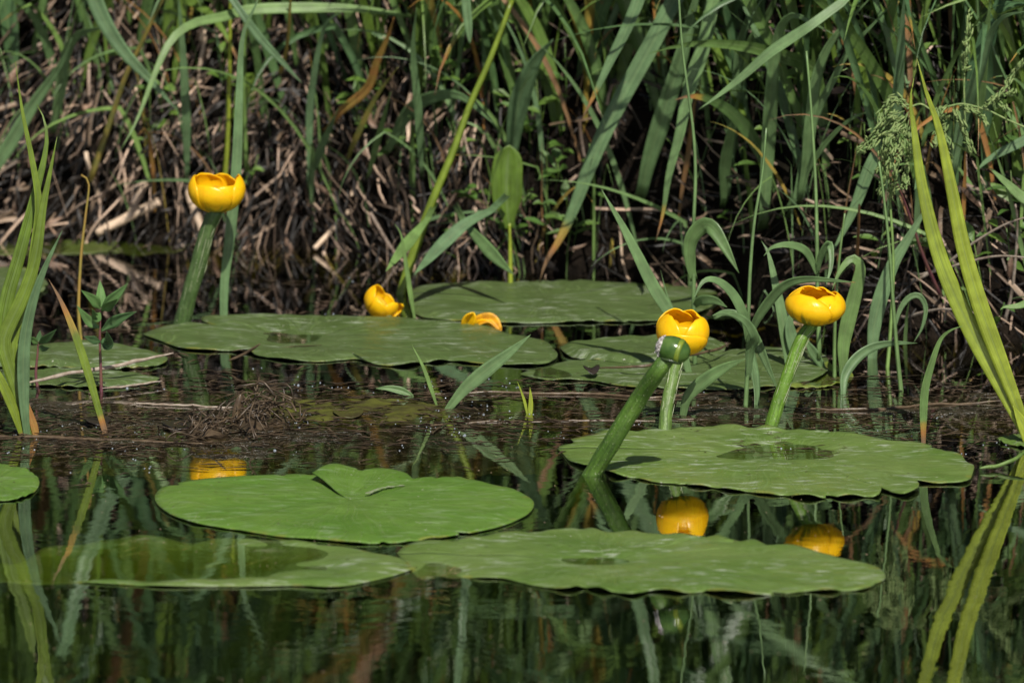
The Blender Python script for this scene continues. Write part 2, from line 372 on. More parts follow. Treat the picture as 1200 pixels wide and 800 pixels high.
# ------------------------------------------------------------------ lily pads
def dense_outline(px, n):
    P = spline([Vector((a, b, 0)) for a, b in px], n); return [(p.x, p.y) for p in P]
def pad(label, outline, centre, mat, dips=(), lift=None, z0=0.0022, wav=0.004, seed=0.0, closed=True, n=320, rings=26, jag=1.0, group='floating lily pads', tilt=(0, 0)):
    out = outline + [outline[0]] if closed else outline
    px = dense_outline(out, n); C = at_z(*centre); origin = Vector((C.x, C.y, 0))
    O = [at_z(*q) for q in px]; mb = MB(); mx = max((o - C).length for o in O)
    D = [(at_z(qx, qy), sx, sy, amp) for qx, qy, sx, sy, amp in dips]
    for k, o in enumerate(O):
        th = k / n
        d0 = o - C
        sc = th * 34 + 1.5 * NZ(th * 9, seed, 2); jitter = 1 + jag * (0.016 * abs(math.sin(sc * math.pi / 2 * 1.3)) ** 0.7 * max(0.15, 0.6 + NZ(th * 14, seed, 6)) - 0.008 + 0.007 * NZ(th * 70, seed))
        if jag and NZ(th * 42, seed, 8) > 0.40: jitter -= 0.04 * min(0.14, NZ(th * 42, seed, 8) - 0.40) * 8
        for r in range(rings + 1):
            f = (r / rings) ** 0.85; p = C + d0 * (f * (1 + (jitter - 1) * f ** 4))
            z = z0 + 0.55 * wav * f ** 3 * (NZ(p.x * 16, p.y * 16, seed) + 0.7 * NZ(p.x * 37, p.y * 37, seed + 3)) + 0.0014 * NZ(p.x * 30, p.y * 30, seed + 7) * (1 - 0.5 * f) + 0.0006 * f * math.sin(th * 6.283 * 11)
            z += tilt[0] * (p.x - C.x) + tilt[1] * (p.y - C.y)
            for q, sx, sy, amp in D: wx, wy = 0.5 * sx * NZ(p.x * 28, p.y * 18, seed + 20), 0.5 * sy * NZ(p.x * 22, p.y * 22, seed + 30); z += amp * math.exp(-((p.x - q.x + wx) / sx) ** 2 - ((p.y - q.y + wy) / sy) ** 2)
            k2 = max(0.0, (f - 0.86) / 0.14); k2 = k2 * k2 * (3 - 2 * k2); z += k2 * (min(z, 0.0010 + 0.0016 * max(0, NZ(p.x * 24, p.y * 24, seed + 50))) - z)
            if jag > 0.5: z += k2 * 0.0034 * jag * max(0, abs(math.sin(sc * math.pi / 2 * 1.3)) ** 0.7 - 0.45) * max(0, 0.5 + 1.2 * NZ(th * 11, seed, 16))
            if lift: z += lift(th, f)
            mb.add((p.x, p.y, z), f, th * 6.0 + 0.15 * NZ(f * 3, th * 30, seed), 0.5, f)
    w = rings + 1
    for k in range(n):
        for r in range(rings): mb.f.append((k * w + r, k * w + r + 1, (k + 1) * w + r + 1, (k + 1) * w + r))
    root = empty('lily_pad', origin, label, 'lily pad', group)
    mb.build('leaf_blade', mat, root, origin, solid=0.0009)
    pb = MB(); tube(pb, spline([C + Vector((0, 0.0, z0 - 0.006 + min([0] + [d[3] for d in D]))), C + Vector((0.01, 0.03, -0.1)), Vector((C.x + 0.04, C.y + 0.1, ground_z(C.x + 0.04, C.y + 0.1) - 0.02))], 10), 0.004, 8)
    pb.build('petiole', M['stem_dark'], root, origin)
    return root

pad('bright smooth lily pad with an overlapping notch, beside the half sunken pad',
    [(366, 566), (380, 558), (395, 554), (425, 556), (440, 554), (457, 553), (475, 557), (487, 564), (505, 561), (522, 566), (535, 560), (552, 565), (598, 574), (624, 588), (620, 603), (590, 617), (540, 628), (480, 636), (430, 638), (380, 634), (330, 630), (290, 624), (250, 618), (220, 612), (195, 601), (181, 586), (188, 574), (215, 567), (260, 561), (310, 557), (365, 556), (400, 560), (425, 566)],
    (408, 588), M['pad_fresh'], dips=[(420, 582, 0.02, 0.06, -0.002)], lift=lambda th, f: 0.007 * math.exp(-(th / 0.07) ** 2) * f - 0.003 * math.exp(-((th - 1) / 0.09) ** 2) * f,
    closed=False, seed=1.0, wav=0.004, jag=0.6, z0=0.003)
pad('large lily pad mostly under water with only its front rim dry',
    [(490, 666), (470, 657), (440, 650), (410, 643), (380, 640), (340, 634), (300, 631), (250, 629), (200, 628), (150, 627), (100, 630), (60, 634), (20, 641), (-30, 650), (-60, 662), (-40, 675), (0, 680), (50, 680), (100, 683), (150, 686), (200, 688), (260, 688), (300, 688), (350, 687), (380, 689), (402, 688), (430, 683), (460, 676)],
    (250, 664), M['pad'], dips=[(120, 650, 0.13, 0.085, -0.013), (230, 655, 0.07, 0.07, -0.010), (10, 660, 0.09, 0.12, -0.0075)], seed=2.0, wav=0.002, jag=0.35, z0=0.004)
pad('long scalloped lily pad with a small puddle, lying closest to the camera',
    [(462, 650), (480, 640), (510, 635), (530, 637), (560, 630), (600, 626), (650, 623), (690, 621), (710, 625), (740, 624), (760, 628), (790, 627), (815, 633), (840, 628), (855, 634), (880, 634), (900, 642), (920, 640), (940, 645), (960, 651), (985, 655), (1010, 660), (1030, 667), (1037, 680), (1020, 688), (990, 693), (950, 694), (900, 698), (860, 697), (830, 695), (800, 696), (770, 693), (740, 698), (700, 692), (680, 690), (660, 692), (620, 686), (590, 679), (560, 678), (530, 675), (510, 672), (490, 673), (480, 664)],
    (715, 657), M['pad'], dips=[(700, 657, 0.030, 0.018, -0.0055), (505, 675, 0.02, 0.05, -0.006)], seed=3.0, wav=0.005, jag=1.7)
pad('broad lily pad with a pool of water at its centre, under the seed pod',
    [(651, 527), (665, 518), (690, 512), (710, 506), (740, 507), (770, 505), (800, 503), (830, 501), (860, 502), (900, 503), (930, 505), (950, 508), (970, 506), (990, 511), (1010, 513), (1030, 515), (1050, 519), (1075, 519), (1090, 525), (1110, 530), (1130, 540), (1142, 548), (1138, 560), (1128, 567), (1100, 568), (1078, 567), (1076, 575), (1060, 582), (1042, 577), (1034, 573), (1030, 583), (1000, 583), (960, 585), (900, 580), (870, 577), (840, 573), (800, 569), (770, 566), (750, 562), (720, 558), (700, 550), (680, 547), (665, 540)],
    (905, 532), M['pad'], dips=[(895, 534, 0.050, 0.022, -0.006), (925, 525, 0.03, 0.03, -0.0055)], seed=4.0, wav=0.004, jag=1.8)
pad('rounded end of a lily pad cut off by the picture edge',
    [(-60, 565), (-40, 553), (-20, 548), (0, 545), (20, 549), (40, 558), (46, 567), (40, 578), (20, 586), (0, 588), (-20, 588), (-45, 580)], (-8, 568), M['pad_fresh'], seed=5.0, wav=0.003, jag=0.6)
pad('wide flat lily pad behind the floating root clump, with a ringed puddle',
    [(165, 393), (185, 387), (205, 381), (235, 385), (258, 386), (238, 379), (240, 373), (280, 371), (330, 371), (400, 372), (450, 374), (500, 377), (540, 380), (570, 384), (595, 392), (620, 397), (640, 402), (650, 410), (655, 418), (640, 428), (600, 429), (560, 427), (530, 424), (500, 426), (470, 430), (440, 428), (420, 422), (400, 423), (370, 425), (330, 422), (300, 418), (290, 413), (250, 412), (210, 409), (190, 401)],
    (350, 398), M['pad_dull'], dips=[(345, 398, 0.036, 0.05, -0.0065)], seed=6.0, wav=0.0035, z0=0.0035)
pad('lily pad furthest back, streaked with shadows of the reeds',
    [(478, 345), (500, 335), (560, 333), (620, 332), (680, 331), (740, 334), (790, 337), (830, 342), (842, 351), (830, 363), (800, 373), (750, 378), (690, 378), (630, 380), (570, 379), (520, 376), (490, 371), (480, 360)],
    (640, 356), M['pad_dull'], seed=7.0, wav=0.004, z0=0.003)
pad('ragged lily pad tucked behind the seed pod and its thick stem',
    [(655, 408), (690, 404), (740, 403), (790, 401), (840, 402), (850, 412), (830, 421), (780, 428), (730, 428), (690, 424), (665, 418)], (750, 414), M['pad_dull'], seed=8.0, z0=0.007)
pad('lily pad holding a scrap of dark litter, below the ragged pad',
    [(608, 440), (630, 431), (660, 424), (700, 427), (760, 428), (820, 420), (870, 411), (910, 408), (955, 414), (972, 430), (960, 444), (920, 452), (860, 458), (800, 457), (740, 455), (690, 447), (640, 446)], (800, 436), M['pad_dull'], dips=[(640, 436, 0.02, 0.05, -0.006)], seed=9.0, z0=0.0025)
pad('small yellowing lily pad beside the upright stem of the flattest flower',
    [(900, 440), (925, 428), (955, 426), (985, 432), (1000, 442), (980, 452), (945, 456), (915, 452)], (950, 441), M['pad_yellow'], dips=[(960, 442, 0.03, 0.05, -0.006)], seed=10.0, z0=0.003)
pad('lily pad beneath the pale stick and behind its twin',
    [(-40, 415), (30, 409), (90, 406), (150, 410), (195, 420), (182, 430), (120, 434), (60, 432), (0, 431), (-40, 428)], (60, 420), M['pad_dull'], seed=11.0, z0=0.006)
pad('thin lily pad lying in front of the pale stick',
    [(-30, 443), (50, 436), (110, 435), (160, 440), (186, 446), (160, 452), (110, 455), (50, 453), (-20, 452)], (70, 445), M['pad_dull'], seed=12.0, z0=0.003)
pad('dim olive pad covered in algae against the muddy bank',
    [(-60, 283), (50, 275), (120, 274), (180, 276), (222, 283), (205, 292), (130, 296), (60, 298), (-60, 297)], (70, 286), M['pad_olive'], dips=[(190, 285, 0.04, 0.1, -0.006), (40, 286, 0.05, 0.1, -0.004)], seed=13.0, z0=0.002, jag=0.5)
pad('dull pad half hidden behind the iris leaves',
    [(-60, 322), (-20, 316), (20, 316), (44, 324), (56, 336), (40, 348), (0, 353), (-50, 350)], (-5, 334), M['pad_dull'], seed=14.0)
pad('small sliver of pad beside the base of the pale iris',
    [(1168, 516), (1200, 511), (1235, 514), (1240, 521), (1205, 525), (1178, 521)], (1204, 518), M['pad'], seed=15.0, wav=0.002)

def smear(pad_root, pts, w, z):
    mb = MB(); og = Vector(pad_root.location); P = spline([at_z(x, y, z) for x, y in pts], 30)
    ribbon(mb, P, w, face=Vector((0, 0, 1)), cols=6, fold=0.0, prof=lambda t: 0.25 + abs(NZ(t * 9, w * 50, 1)) * 1.3)
    mb.build('dried_scum', M['peel'], pad_root, og)
pads_by = [o for o in bpy.data.objects if o.name.startswith('lily_pad')]
smear(pads_by[0], [(430, 578), (442, 573), (455, 570), (474, 568)], 0.008, 0.0047)
# ------------------------------------------------------------------ yellow water lilies
def petal(mb, th0, hw, R0, ky, rs, ptop, imb=0.05, green=0.6, tipin=0.0, nu=18, nv=22, edge=2.9, pbot=8.0, seed=0.0, flare=0.0):
    rows = []
    for i in range(nv + 1):
        v = i / nv; row = []
        q = 0.5 * v / 0.55 if v < 0.55 else 0.5 + 0.5 * (v - 0.55) / 0.45        # widest a little above the middle
        wv = hw * max(0.10, (1 - abs(2 * min(1, q * 0.97 + 0.03) - 1) ** edge)) ** 0.5
        for j in range(nu + 1):
            u = -1 + 2 * j / nu
            ph = R(pbot) + (R(ptop) - R(pbot)) * v
            th = R(th0) + u * R(wv) * (1 + 0.10 * NZ(v * 2, seed, 3))
            r = R0 * rs * (1 + imb * u * (0.4 + v) - tipin * v ** 3 + flare * v ** 2 + 0.022 * NZ(th * 2.2, v * 3, seed) - 0.05 * abs(u) ** 3 * v)
            row.append(mb.add((r * math.sin(ph) * math.cos(th), r * math.sin(ph) * math.sin(th), -r * ky * math.cos(ph)), v, u, th0 / 360, green))
        rows.append(row)
    for a, b in zip(rows, rows[1:]):
        for j in range(nu): mb.f.append((a[j], a[j + 1], b[j + 1], b[j]))
def xform(mb, Mx):
    mb.v = [Mx @ v for v in mb.v]
def flower(label, base_px, centre_px, Yf, width_px, ky, petals, tilt, stem_path, stem_w, stem_mat, inner=True, stem_y=None, stem_tilt=None):
    R0 = width_px * 0.5 * psz(Yf) * 0.97
    C = at_Y(*centre_px, Yf)
    origin = at_z(*base_px)
    root = empty('yellow_water_lily', origin, label, 'flower', 'yellow water lilies in bloom')
    Mx = Matrix.Translation(C) @ Matrix.Rotation(R(tilt[1]), 4, 'Y') @ Matrix.Rotation(R(tilt[0]), 4, 'X')
    for k, pd in enumerate(petals):
        mb = MB(); petal(mb, *pd[:2], R0, ky, *pd[2:4], **(pd[4] if len(pd) > 4 else {}), seed=k + Yf * 9); xform(mb, Mx)
        mb.build('petal', M['petal'], root, origin, solid=0.0011)
    if inner:
        mb = MB(); prof = [(0.0, -0.85), (0.30, -0.7), (0.36, -0.4), (0.28, -0.15), (0.42, 0.0), (0.40, 0.06), (0.2, 0.02), (0.0, 0.0)]
        rows = []
        for (rr, zz) in prof:
            rows.append([mb.add((R0 * rr * math.cos(6.2832 * s / 24) * (1 + 0.05 * math.cos(s * 2)), R0 * rr * math.sin(6.2832 * s / 24), R0 * ky * zz)) for s in range(24)])
        for a, b in zip(rows, rows[1:]):
            for s in range(24): mb.f.append((a[s], a[(s + 1) % 24], b[(s + 1) % 24], b[s]))
        xform(mb, Mx); mb.build('stigma_disc', M['stamen'], root, origin)
    if stem_path:
        P = []
        Yb = gY(base_px[1]); top = Mx @ Vector((0, 0, -R0 * ky * 0.93)); n = len(stem_path)
        q1 = at_Y(*stem_path[1], Yb + (Yf - Yb) / n); P.append(origin - (q1 - origin) * 2.0)
        for k, q in enumerate(stem_path): P.append(at_Y(*q, Yb + (Yf - Yb) * k / n))
        P.append(top)
        mb = MB(); w = stem_w * 0.5 * psz(Yf)
        tube(mb, spline(P, 40), lambda t: w * (1.12 - 0.2 * t + 0.18 * max(0, t - 0.85)), 18, rough=0.10)
        mb.build('stem', stem_mat, root, origin)
        mb = MB(); SP = spline(P, 60)
        for k in range(16):
            i = rnd.randint(30, 55); a = rnd.uniform(-2.4, -0.1); sd = Vector((math.cos(a), math.sin(a), 0)) * w * 1.0; L = rnd.uniform(0.6, 2.2) * w
            tng = (SP[i + 1] - SP[i]).normalized(); c = SP[i] + sd
            ribbon(mb, [c - tng * L, c + sd * 0.10, c + tng * L + sd * rnd.uniform(0.0, 0.3)], w * rnd.uniform(0.05, 0.16), cols=2, fold=0.6, prof=lambda t: 0.3 + 0.7 * math.sin(math.pi * t))
        mb.build('peeling_skin', M['peel'], root, origin)
    return root

Yl = gY(386)
flower('yellow flower on a tall leaning stem, standing alone before the dry bank', (213, 381), (253.5, 222), Yl, 66, 0.80,
       [(-118, 66, 1.0, 112, dict(imb=0.03, green=0.7, edge=2.2)), (-60, 62, 0.95, 112, dict(imb=0.0, green=1.0, edge=2.2)), (182, 48, 1.03, 128, dict(imb=0.03, green=0.4)),
        (2, 54, 1.05, 128, dict(imb=0.03, green=0.4)), (122, 54, 0.97, 126, dict(green=0.2)), (66, 52, 0.95, 124, dict(green=0.2))],
       (3, 1), [(213, 381), (222, 345), (233, 308), (243, 270)], 19, M['stem_dark'])
Yc = gY(497)
flower('opened yellow flower crowded behind the green seed pod', (779, 506), (800, 387), Yc, 63, 0.86,
       [(-82, 62, 1.10, 101, dict(imb=0.0, green=1.0, flare=0.04)), (206, 62, 1.02, 138, dict(imb=0.04, green=0.2)), (-28, 62, 1.0, 140, dict(imb=0.02, green=0.2)),
        (116, 56, 0.98, 140, dict(green=0.1)), (52, 58, 0.97, 140, dict(green=0.1)), (-95, 44, 0.82, 122, dict(green=0.0))],
       (9, 7), [(779, 506), (781, 480), (786, 452), (792, 426)], 15, M['stem_pale'])
flower('flattened yellow flower on a straight bright stem above the broad pad', (903, 501), (956, 357.5), Yc, 68, 0.64,
       [(-122, 66, 1.11, 132, dict(imb=0.0, green=1.0, edge=2.0)), (-50, 64, 0.97, 141, dict(imb=0.0, green=0.3, edge=2.2)), (172, 56, 1.0, 146, dict(imb=0.03, green=0.2)),
        (2, 66, 1.05, 138, dict(imb=0.03, green=0.2)), (112, 64, 1.0, 150, dict(green=0.1)), (58, 58, 0.97, 149, dict(green=0.1))],
       (4, 6), [(903, 501), (913, 468), (926, 432), (939, 398)], 15.5, M['stem'])
Yb = gY(369)
flower('yellow flower nodding sideways at water level behind the wide pad', (450, 370), (447, 353), Yb, 41, 0.95,
       [(-100, 60, 1.0, 104, dict(imb=0.05, green=0.4)), (-165, 50, 1.0, 120, dict(imb=0.04, green=0.3)), (140, 55, 0.98, 120, dict(green=0.2)),
        (60, 55, 0.97, 112, dict(green=0.2)), (-36, 40, 1.04, 132, dict(green=0.2)), (20, 44, 1.12, 112, dict(green=0.1, flare=0.25))],
       (10, 42), [(452, 369), (446, 364)], 12, M['stem_dark'])
# the collapsed flower on the far pads
root = empty('wilted_water_lily', at_z(566, 384), 'collapsed yellow flower with crumpled petals lying between two pads', 'flower')
og = Vector(root.location); Yw = gY(384)
for (pts, w, tint) in [([(546, 385), (549, 376), (555, 367)], 15, 0.2), ([(556, 386), (560, 377), (575, 374), (586, 386)], 13, 0.8), ([(553, 386), (566, 380), (582, 388)], 12, 0.5), ([(560, 387), (575, 384), (588, 388)], 7, 0.9)]:
    mb = MB(); path = spline([at_Y(x, y, Yw - 0.004 * i + 0.01 * tint) for i, (x, y) in enumerate(pts)], 14)
    ribbon(mb, path, w * psz(Yw), yaw=tint * 0.9 - 0.3, fold=0.9, tint=tint, dry=0.2, prof=lambda t: max(0.15, (1 - abs(2 * t - 1) ** 2.5)) ** 0.5, cols=6)
    mb.build('petal', M['petal'] if tint < 0.7 else M['dead_petal'], root, og, solid=0.001)

# the seed pod on its thick leaning stem
og = at_z(694, 556); Yp = gY(566)
root = empty('water_lily_seed_pod', og, 'green seed pod with torn pale skin on a thick leaning stem', 'seed pod')
def lathe(mb, prof, Mx, n=28):
    rows = [[mb.add(Mx @ Vector((r * math.cos(2 * math.pi * s / n), r * math.sin(2 * math.pi * s / n), z))) for s in range(n)] for r, z in prof]
    for a, b in zip(rows, rows[1:]):
        for s in range(n): mb.f.append((a[s], a[(s + 1) % n], b[(s + 1) % n], b[s]))
u = psz(Yp); PC = at_Y(789, 409.5, Yp)
ax = Vector((0.95, -0.25, -0.28)).normalized(); Mx = Matrix.Translation(PC) @ ax.to_track_quat('Z', 'Y').to_matrix().to_4x4()
mb = MB(); prof = []
for k in range(25):
    a = math.pi * k / 24; prof.append((max(1e-4, 15.8 * u * math.sin(a) ** 0.85), -20.5 * u * math.cos(a)))
lathe(mb, prof, Mx); mb.build('pod_body', M['fruit'], root, og)
mb = MB(); lathe(mb, [(15.2 * u, 5.6 * u), (15.75 * u, 6.6 * u), (15.0 * u, 9.6 * u), (13.9 * u, 11.4 * u), (13.0 * u, 10.6 * u)], Mx); mb.build('seam', M['fruit_seam'], root, og)
mb = MB()
lathe(mb, [(0.2 * u, -21.2 * u), (5.5 * u, -20.6 * u), (9.0 * u, -19.0 * u), (11.6 * u, -16.4 * u), (12.6 * u, -14.6 * u), (12.9 * u, -13.2 * u), (11 * u, -12.5 * u)], Mx)
mb.v = [v + Vector((NZ(v.x * 400, v.y * 400, v.z * 400), NZ(v.z * 400, v.x * 400), NZ(v.y * 400, v.z * 400))) * u * 1.6 for v in mb.v]
for k in range(24):
    a = rnd.uniform(0, 6.28); z = -u * rnd.uniform(12.5, 19.0); r = 15.9 * u * math.sin(math.acos(max(-1, min(1, -z / (20.5 * u))))) ** 0.85 + 0.3 * u
    p = Mx @ Vector((r * math.cos(a), r * math.sin(a), z)); d = Vector((rnd.uniform(-1, .4), rnd.uniform(-.6, .2), rnd.uniform(-1, 1))) * u * 3.2
    ribbon(mb, spline([p - d, p + Vector((-u * .8, -u, 0)), p + d], 5), u * rnd.uniform(0.8, 2.2), fold=0.8, cols=2)
mb.build('torn_skin', M['torn'], root, og)
mb = MB()                                                       # dark collar where the pod joins the stem
lathe(mb, [(9.5 * u, -2.6 * u), (13.2 * u, -1.2 * u), (13.6 * u, 0.4 * u), (10.5 * u, 2.2 * u), (4 * u, 3 * u)], Matrix.Translation(PC + Vector((-3.2 * u, -1.0 * u, -13.0 * u))) @ Matrix.Rotation(R(14), 4, 'Y') @ Matrix.Rotation(R(-8), 4, 'X'))
mb.build('collar', M['collar'], root, og)
mb = MB(); Y0 = gY(556)
tube(mb, spline([at_Y(655, 628, Y0 + 0.01), at_Y(675, 590, Y0), at_Y(694, 556, Y0), at_Y(722, 510, Y0 - 0.012), at_Y(750, 465, (Y0 + Yp) / 2), at_Y(772, 433, Yp), at_Y(781, 420, Yp + 0.004), at_Y(785, 413, Yp + 0.006)], 44), lambda t: u * (11.6 - 1.6 * t), 20, rough=0.08)
mb.build('stem', M['stem_deep'], root, og)

# ------------------------------------------------------------------ leaves and stalks traced from the photograph
def path3(pts, Y0, dY, n):
    m = len(pts) - 1
    return spline([at_Y(x, y, Y0 + dY * (k / m)) for k, (x, y) in enumerate(pts)], n)
def leaf(name, label, cat, pts, w, root='bank', Y=None, dY=0.0, tint=0.3, dry=0.0, tip=0.0, mat='reed', fold=0.25, yaw=0.25, base=0.5, peak=0.35, sharp=1.7, group=None, parent=None, og=None, stalk=False, twist=0.0, basedry=0.0, part=None):
    if root == 'water': Y = gY(pts[0][1]) if Y is None else Y; P = path3(pts, Y, dY, 26); first = P[0]; P = [first + Vector((0, 0, -0.05)) - (P[2] - P[0]) * 0.6] + P if first.z < 0.02 else P
    elif root == 'bank':
        b = at_bank(*pts[0]); Y = b.y if Y is None else Y
        P = path3(pts, Y - 0.05, dY - 0.08, 26); d = (P[0] - P[3]).normalized()
        P = [P[0] + d * 0.02 + Vector((0, 0.045, 0))] + P
    elif root == 'top':                                         # arching leaf: rises from the bank behind, over, and hangs into view
        if Y is None: Y = at_bank(pts[0][0], 230).y - 0.15
        v = path3(pts, Y, dY, 24); a = v[0]; up = (v[0] - v[2]).normalized()
        bx, by = a.x + 0.3 * up.x * 0.5 + rnd.uniform(-.03, .03), max(Y, wline(a.x)) + rnd.uniform(0.22, 0.34)
        pre = spline([Vector((bx, by, ground_z(bx, by) - 0.02)), Vector((bx, by - 0.03, a.z * 0.6 + ground_z(bx, by) * 0.4 + 0.05)), a + up * 0.10 + Vector((0, 0.10, 0.02)), a + up * 0.03 + Vector((0, 0.01, 0)), a], 14)
        P = pre[:-1] + v; base, peak = 0.35, 0.5
    else: P = path3(pts, Y, dY, 26)
    m = len(P) // 1
    mb = MB(); ww = w * psz(Y)
    if stalk: tube(mb, P, lambda t: ww * 0.5 * (1 - 0.55 * t), 8, tint=tint, dry=dry)
    else: ribbon(mb, P, ww, yaw=-yaw, fold=fold, tint=tint, dry=dry, tip=tip, prof=lambda t: leaf_profile(t, base, peak, sharp), twist=twist, basedry=basedry)
    material = M[mat] if isinstance(mat, str) else mat
    if parent is not None: return mb.build(part or ('stalk' if stalk else 'leaf'), material, parent, og, solid=0 if stalk else 0.0004)
    o = mb.build(name, material, None, P[0].copy(), solid=0 if stalk else 0.0004)
    return tag(o, label, cat, group)
def plant(name, label, cat, base, leaves, root='water', group=None, mat='reed'):
    og = at_z(*base) if root == 'water' else at_bank(*base)
    e = empty(name, og, label, cat, group)
    for L in leaves:
        L = dict(L); L.setdefault('mat', mat); L.setdefault('Y', og.y); L.setdefault('root', 'free')
        leaf(None, None, None, L.pop('pts'), L.pop('w'), parent=e, og=og, **L)
    return e

# --- iris clumps
plant('iris_plant', 'clump of upright iris leaves rising from the water at the picture edge', 'iris', (38, 509), [
    dict(pts=[(38, 522), (26, 475), (13, 435), (3, 392), (8, 350), (21, 305), (33, 260), (43, 220), (51, 190), (55, 160), (51, 138), (43, 122)], w=17, dY=0.05, tint=0.2, basedry=0.06, fold=0.2, yaw=0.1),
    dict(pts=[(40, 522), (30, 470), (16, 420), (18, 385), (32, 340), (40, 290), (45, 240), (38, 190), (26, 130), (18, 72)], w=12, dY=0.03, tint=0.35, fold=0.4, yaw=0.3),
    dict(pts=[(36, 522), (26, 480), (8, 420), (5, 395), (28, 345), (42, 300), (50, 245), (58, 205), (67, 160)], w=17, dY=0.0, tint=0.3, fold=0.2, yaw=-0.1),
    dict(pts=[(33, 522), (28, 470), (28, 410), (36, 362), (52, 315), (73, 270)], w=15, dY=-0.03, mat='reed', tint=0.05, fold=0.3, yaw=0.2),
    dict(pts=[(30, 522), (15, 478), (0, 445), (-20, 410), (-35, 370)], w=12, dY=-0.02, tint=0.5, basedry=0.1),
    dict(pts=[(44, 522), (40, 500), (34, 480), (29, 462)], w=9, dY=0.0, dry=0.55)], mat='iris')
plant('iris_plant', 'pale yellow green iris with two broad sword leaves', 'iris', (1206, 520), [
    dict(pts=[(1214, 535), (1196, 497), (1166, 440), (1130, 370), (1101, 300), (1081, 220), (1071, 150), (1067, 118), (1071, 92)], w=21, dY=-0.02, tint=0.72, fold=0.12, yaw=0.05, basedry=0.0),
    dict(pts=[(1216, 535), (1198, 490), (1175, 430), (1150, 362), (1129, 290), (1115, 220), (1100, 150), (1086, 110), (1075, 70)], w=20, dY=-0.04, tint=0.86, fold=0.12, yaw=-0.05, basedry=0.0),
    dict(pts=[(1200, 500), (1190, 470), (1178, 440), (1168, 412), (1155, 385)], w=10, dY=0.01, tint=0.5, fold=0.5),
    dict(pts=[(1220, 540), (1203, 505), (1187, 475)], w=20, dY=-0.01, tint=1.0, basedry=0.0, base=0.9)], mat='iris')
leaf('iris_leaf', 'browning iris leaf snapped low and leaning over the water', 'leaf', [(123, 506), (112, 468), (104, 440), (88, 392), (71, 352), (57, 327)], 10, 'water', tint=0.35, tip=0.42, basedry=0.16, mat='iris', base=0.7, peak=0.5)
leaf('reed_leaf', 'curled leaf with a withered foot arching between the pale iris and broad pad', 'leaf', [(1082, 520), (1082, 484), (1084, 455), (1092, 425), (1102, 398), (1114, 387), (1128, 382)], 10, 'water', tint=0.6, basedry=0.22, dY=-0.02, fold=0.4)
leaf('dead_stalk', 'thin dead stalk bending over above the small water weed', 'stalk', [(95, 402), (92, 360), (95, 300), (100, 255), (104, 215), (95, 205)], 5, 'water', stalk=True, tint=0.6, dry=0.35, mat='reed')

# --- reeds standing in the water
leaf('reed_leaf', 'tall narrow leaf rising from the water behind the lone tall flower', 'leaf', [(262, 374), (263, 330), (270, 270), (277, 195), (280, 120), (284, 45), (298, 10), (310, -20)], 13, 'water', tint=0.15, yaw=0.2, base=0.7)
leaf('reed_stalk', 'bright green thick reed stalk slanting up from the far pad', 'reed', [(470, 345), (480, 310), (505, 240), (530, 180), (550, 125), (572, 75), (588, 34), (600, 0)], 12.5, 'water', tint=0.45, mat='iris', stalk=True, dY=0.04)
leaf('grass_leaf', 'single thin green blade curving beside the nodding flower', 'leaf', [(486, 374), (481, 345), (475, 305), (470, 275), (462, 262)], 6, 'water', tint=0.8)
leaf('reed_leaf', 'long pointed leaf leaning behind the flower with the seed pod', 'leaf', [(808, 440), (795, 390), (783, 364), (765, 335), (745, 295), (728, 262), (715, 240), (705, 222)], 15, 'water', tint=0.35, yaw=0.2, peak=0.45)
leaf('grass_leaf', 'needle thin blade beside the long pointed leaf', 'leaf', [(805, 430), (797, 395), (787, 360), (780, 340), (774, 316)], 4, 'water', tint=0.3)
leaf('reed_leaf', 'folded leaf on the water beside the seed pod stem', 'leaf', [(800, 488), (806, 465), (825, 446), (850, 430), (874, 420)], 16, 'water', tint=0.35, yaw=0.1, peak=0.5, dY=-0.02)
leaf('reed_leaf', 'wide green leaf slanting out of the scum in midstream', 'leaf', [(525, 479), (545, 455), (572, 432), (598, 412), (622, 392)], 17, 'water', tint=0.3, yaw=0.1, peak=0.45, fold=0.3)
leaf('grass_leaf', 'thin blade beside the wide leaf in midstream', 'leaf', [(512, 476), (505, 455), (495, 428), (482, 403)], 5, 'water', tint=0.8)
leaf('reed_leaf', 'short curled leaf lying on the scum in midstream', 'leaf', [(482, 463), (470, 458), (455, 455), (440, 455)], 9, 'water', Y=gY(464), tint=0.3, fold=0.8)
plant('grass_sprout', 'tiny yellow green sprout alone on open water', 'grass', (621, 484), [dict(pts=[(621, 492), (622, 470), (621, 453)], w=6, tint=0.9), dict(pts=[(619, 490), (614, 468), (606, 446)], w=3.5, tint=0.8)], mat='iris')
plant('reed_plant', 'leafy reed standing between the two tall upright flowers', 'reed', (873, 474), [
    dict(pts=[(873, 490), (876, 430), (877, 375), (879, 320), (884, 260), (893, 205), (898, 150)], w=6, stalk=True, tint=0.4),
    dict(pts=[(876, 400), (872, 372), (858, 344), (840, 329), (824, 330), (812, 352)], w=13, dY=-0.03, tint=0.3, yaw=0.5),
    dict(pts=[(876, 405), (885, 378), (902, 352), (922, 333), (950, 327), (1003, 331)], w=12.5, dY=-0.05, tint=0.3, yaw=0.35, tip=0.03),
    dict(pts=[(877, 445), (879, 410), (884, 395), (872, 375), (850, 366), (835, 370)], w=12, dY=-0.05, tint=0.25),
    dict(pts=[(886, 478), (886, 450), (878, 400), (872, 360)], w=13, dY=0.03, tint=0.2, yaw=0.8)])
leaf('reed_leaf', 'arching leaf whose tip dips toward the broad pad behind the flattest flower stem', 'leaf', [(880, 400), (870, 372), (852, 365)], 9, 'water', Y=gY(470), tint=0.3)
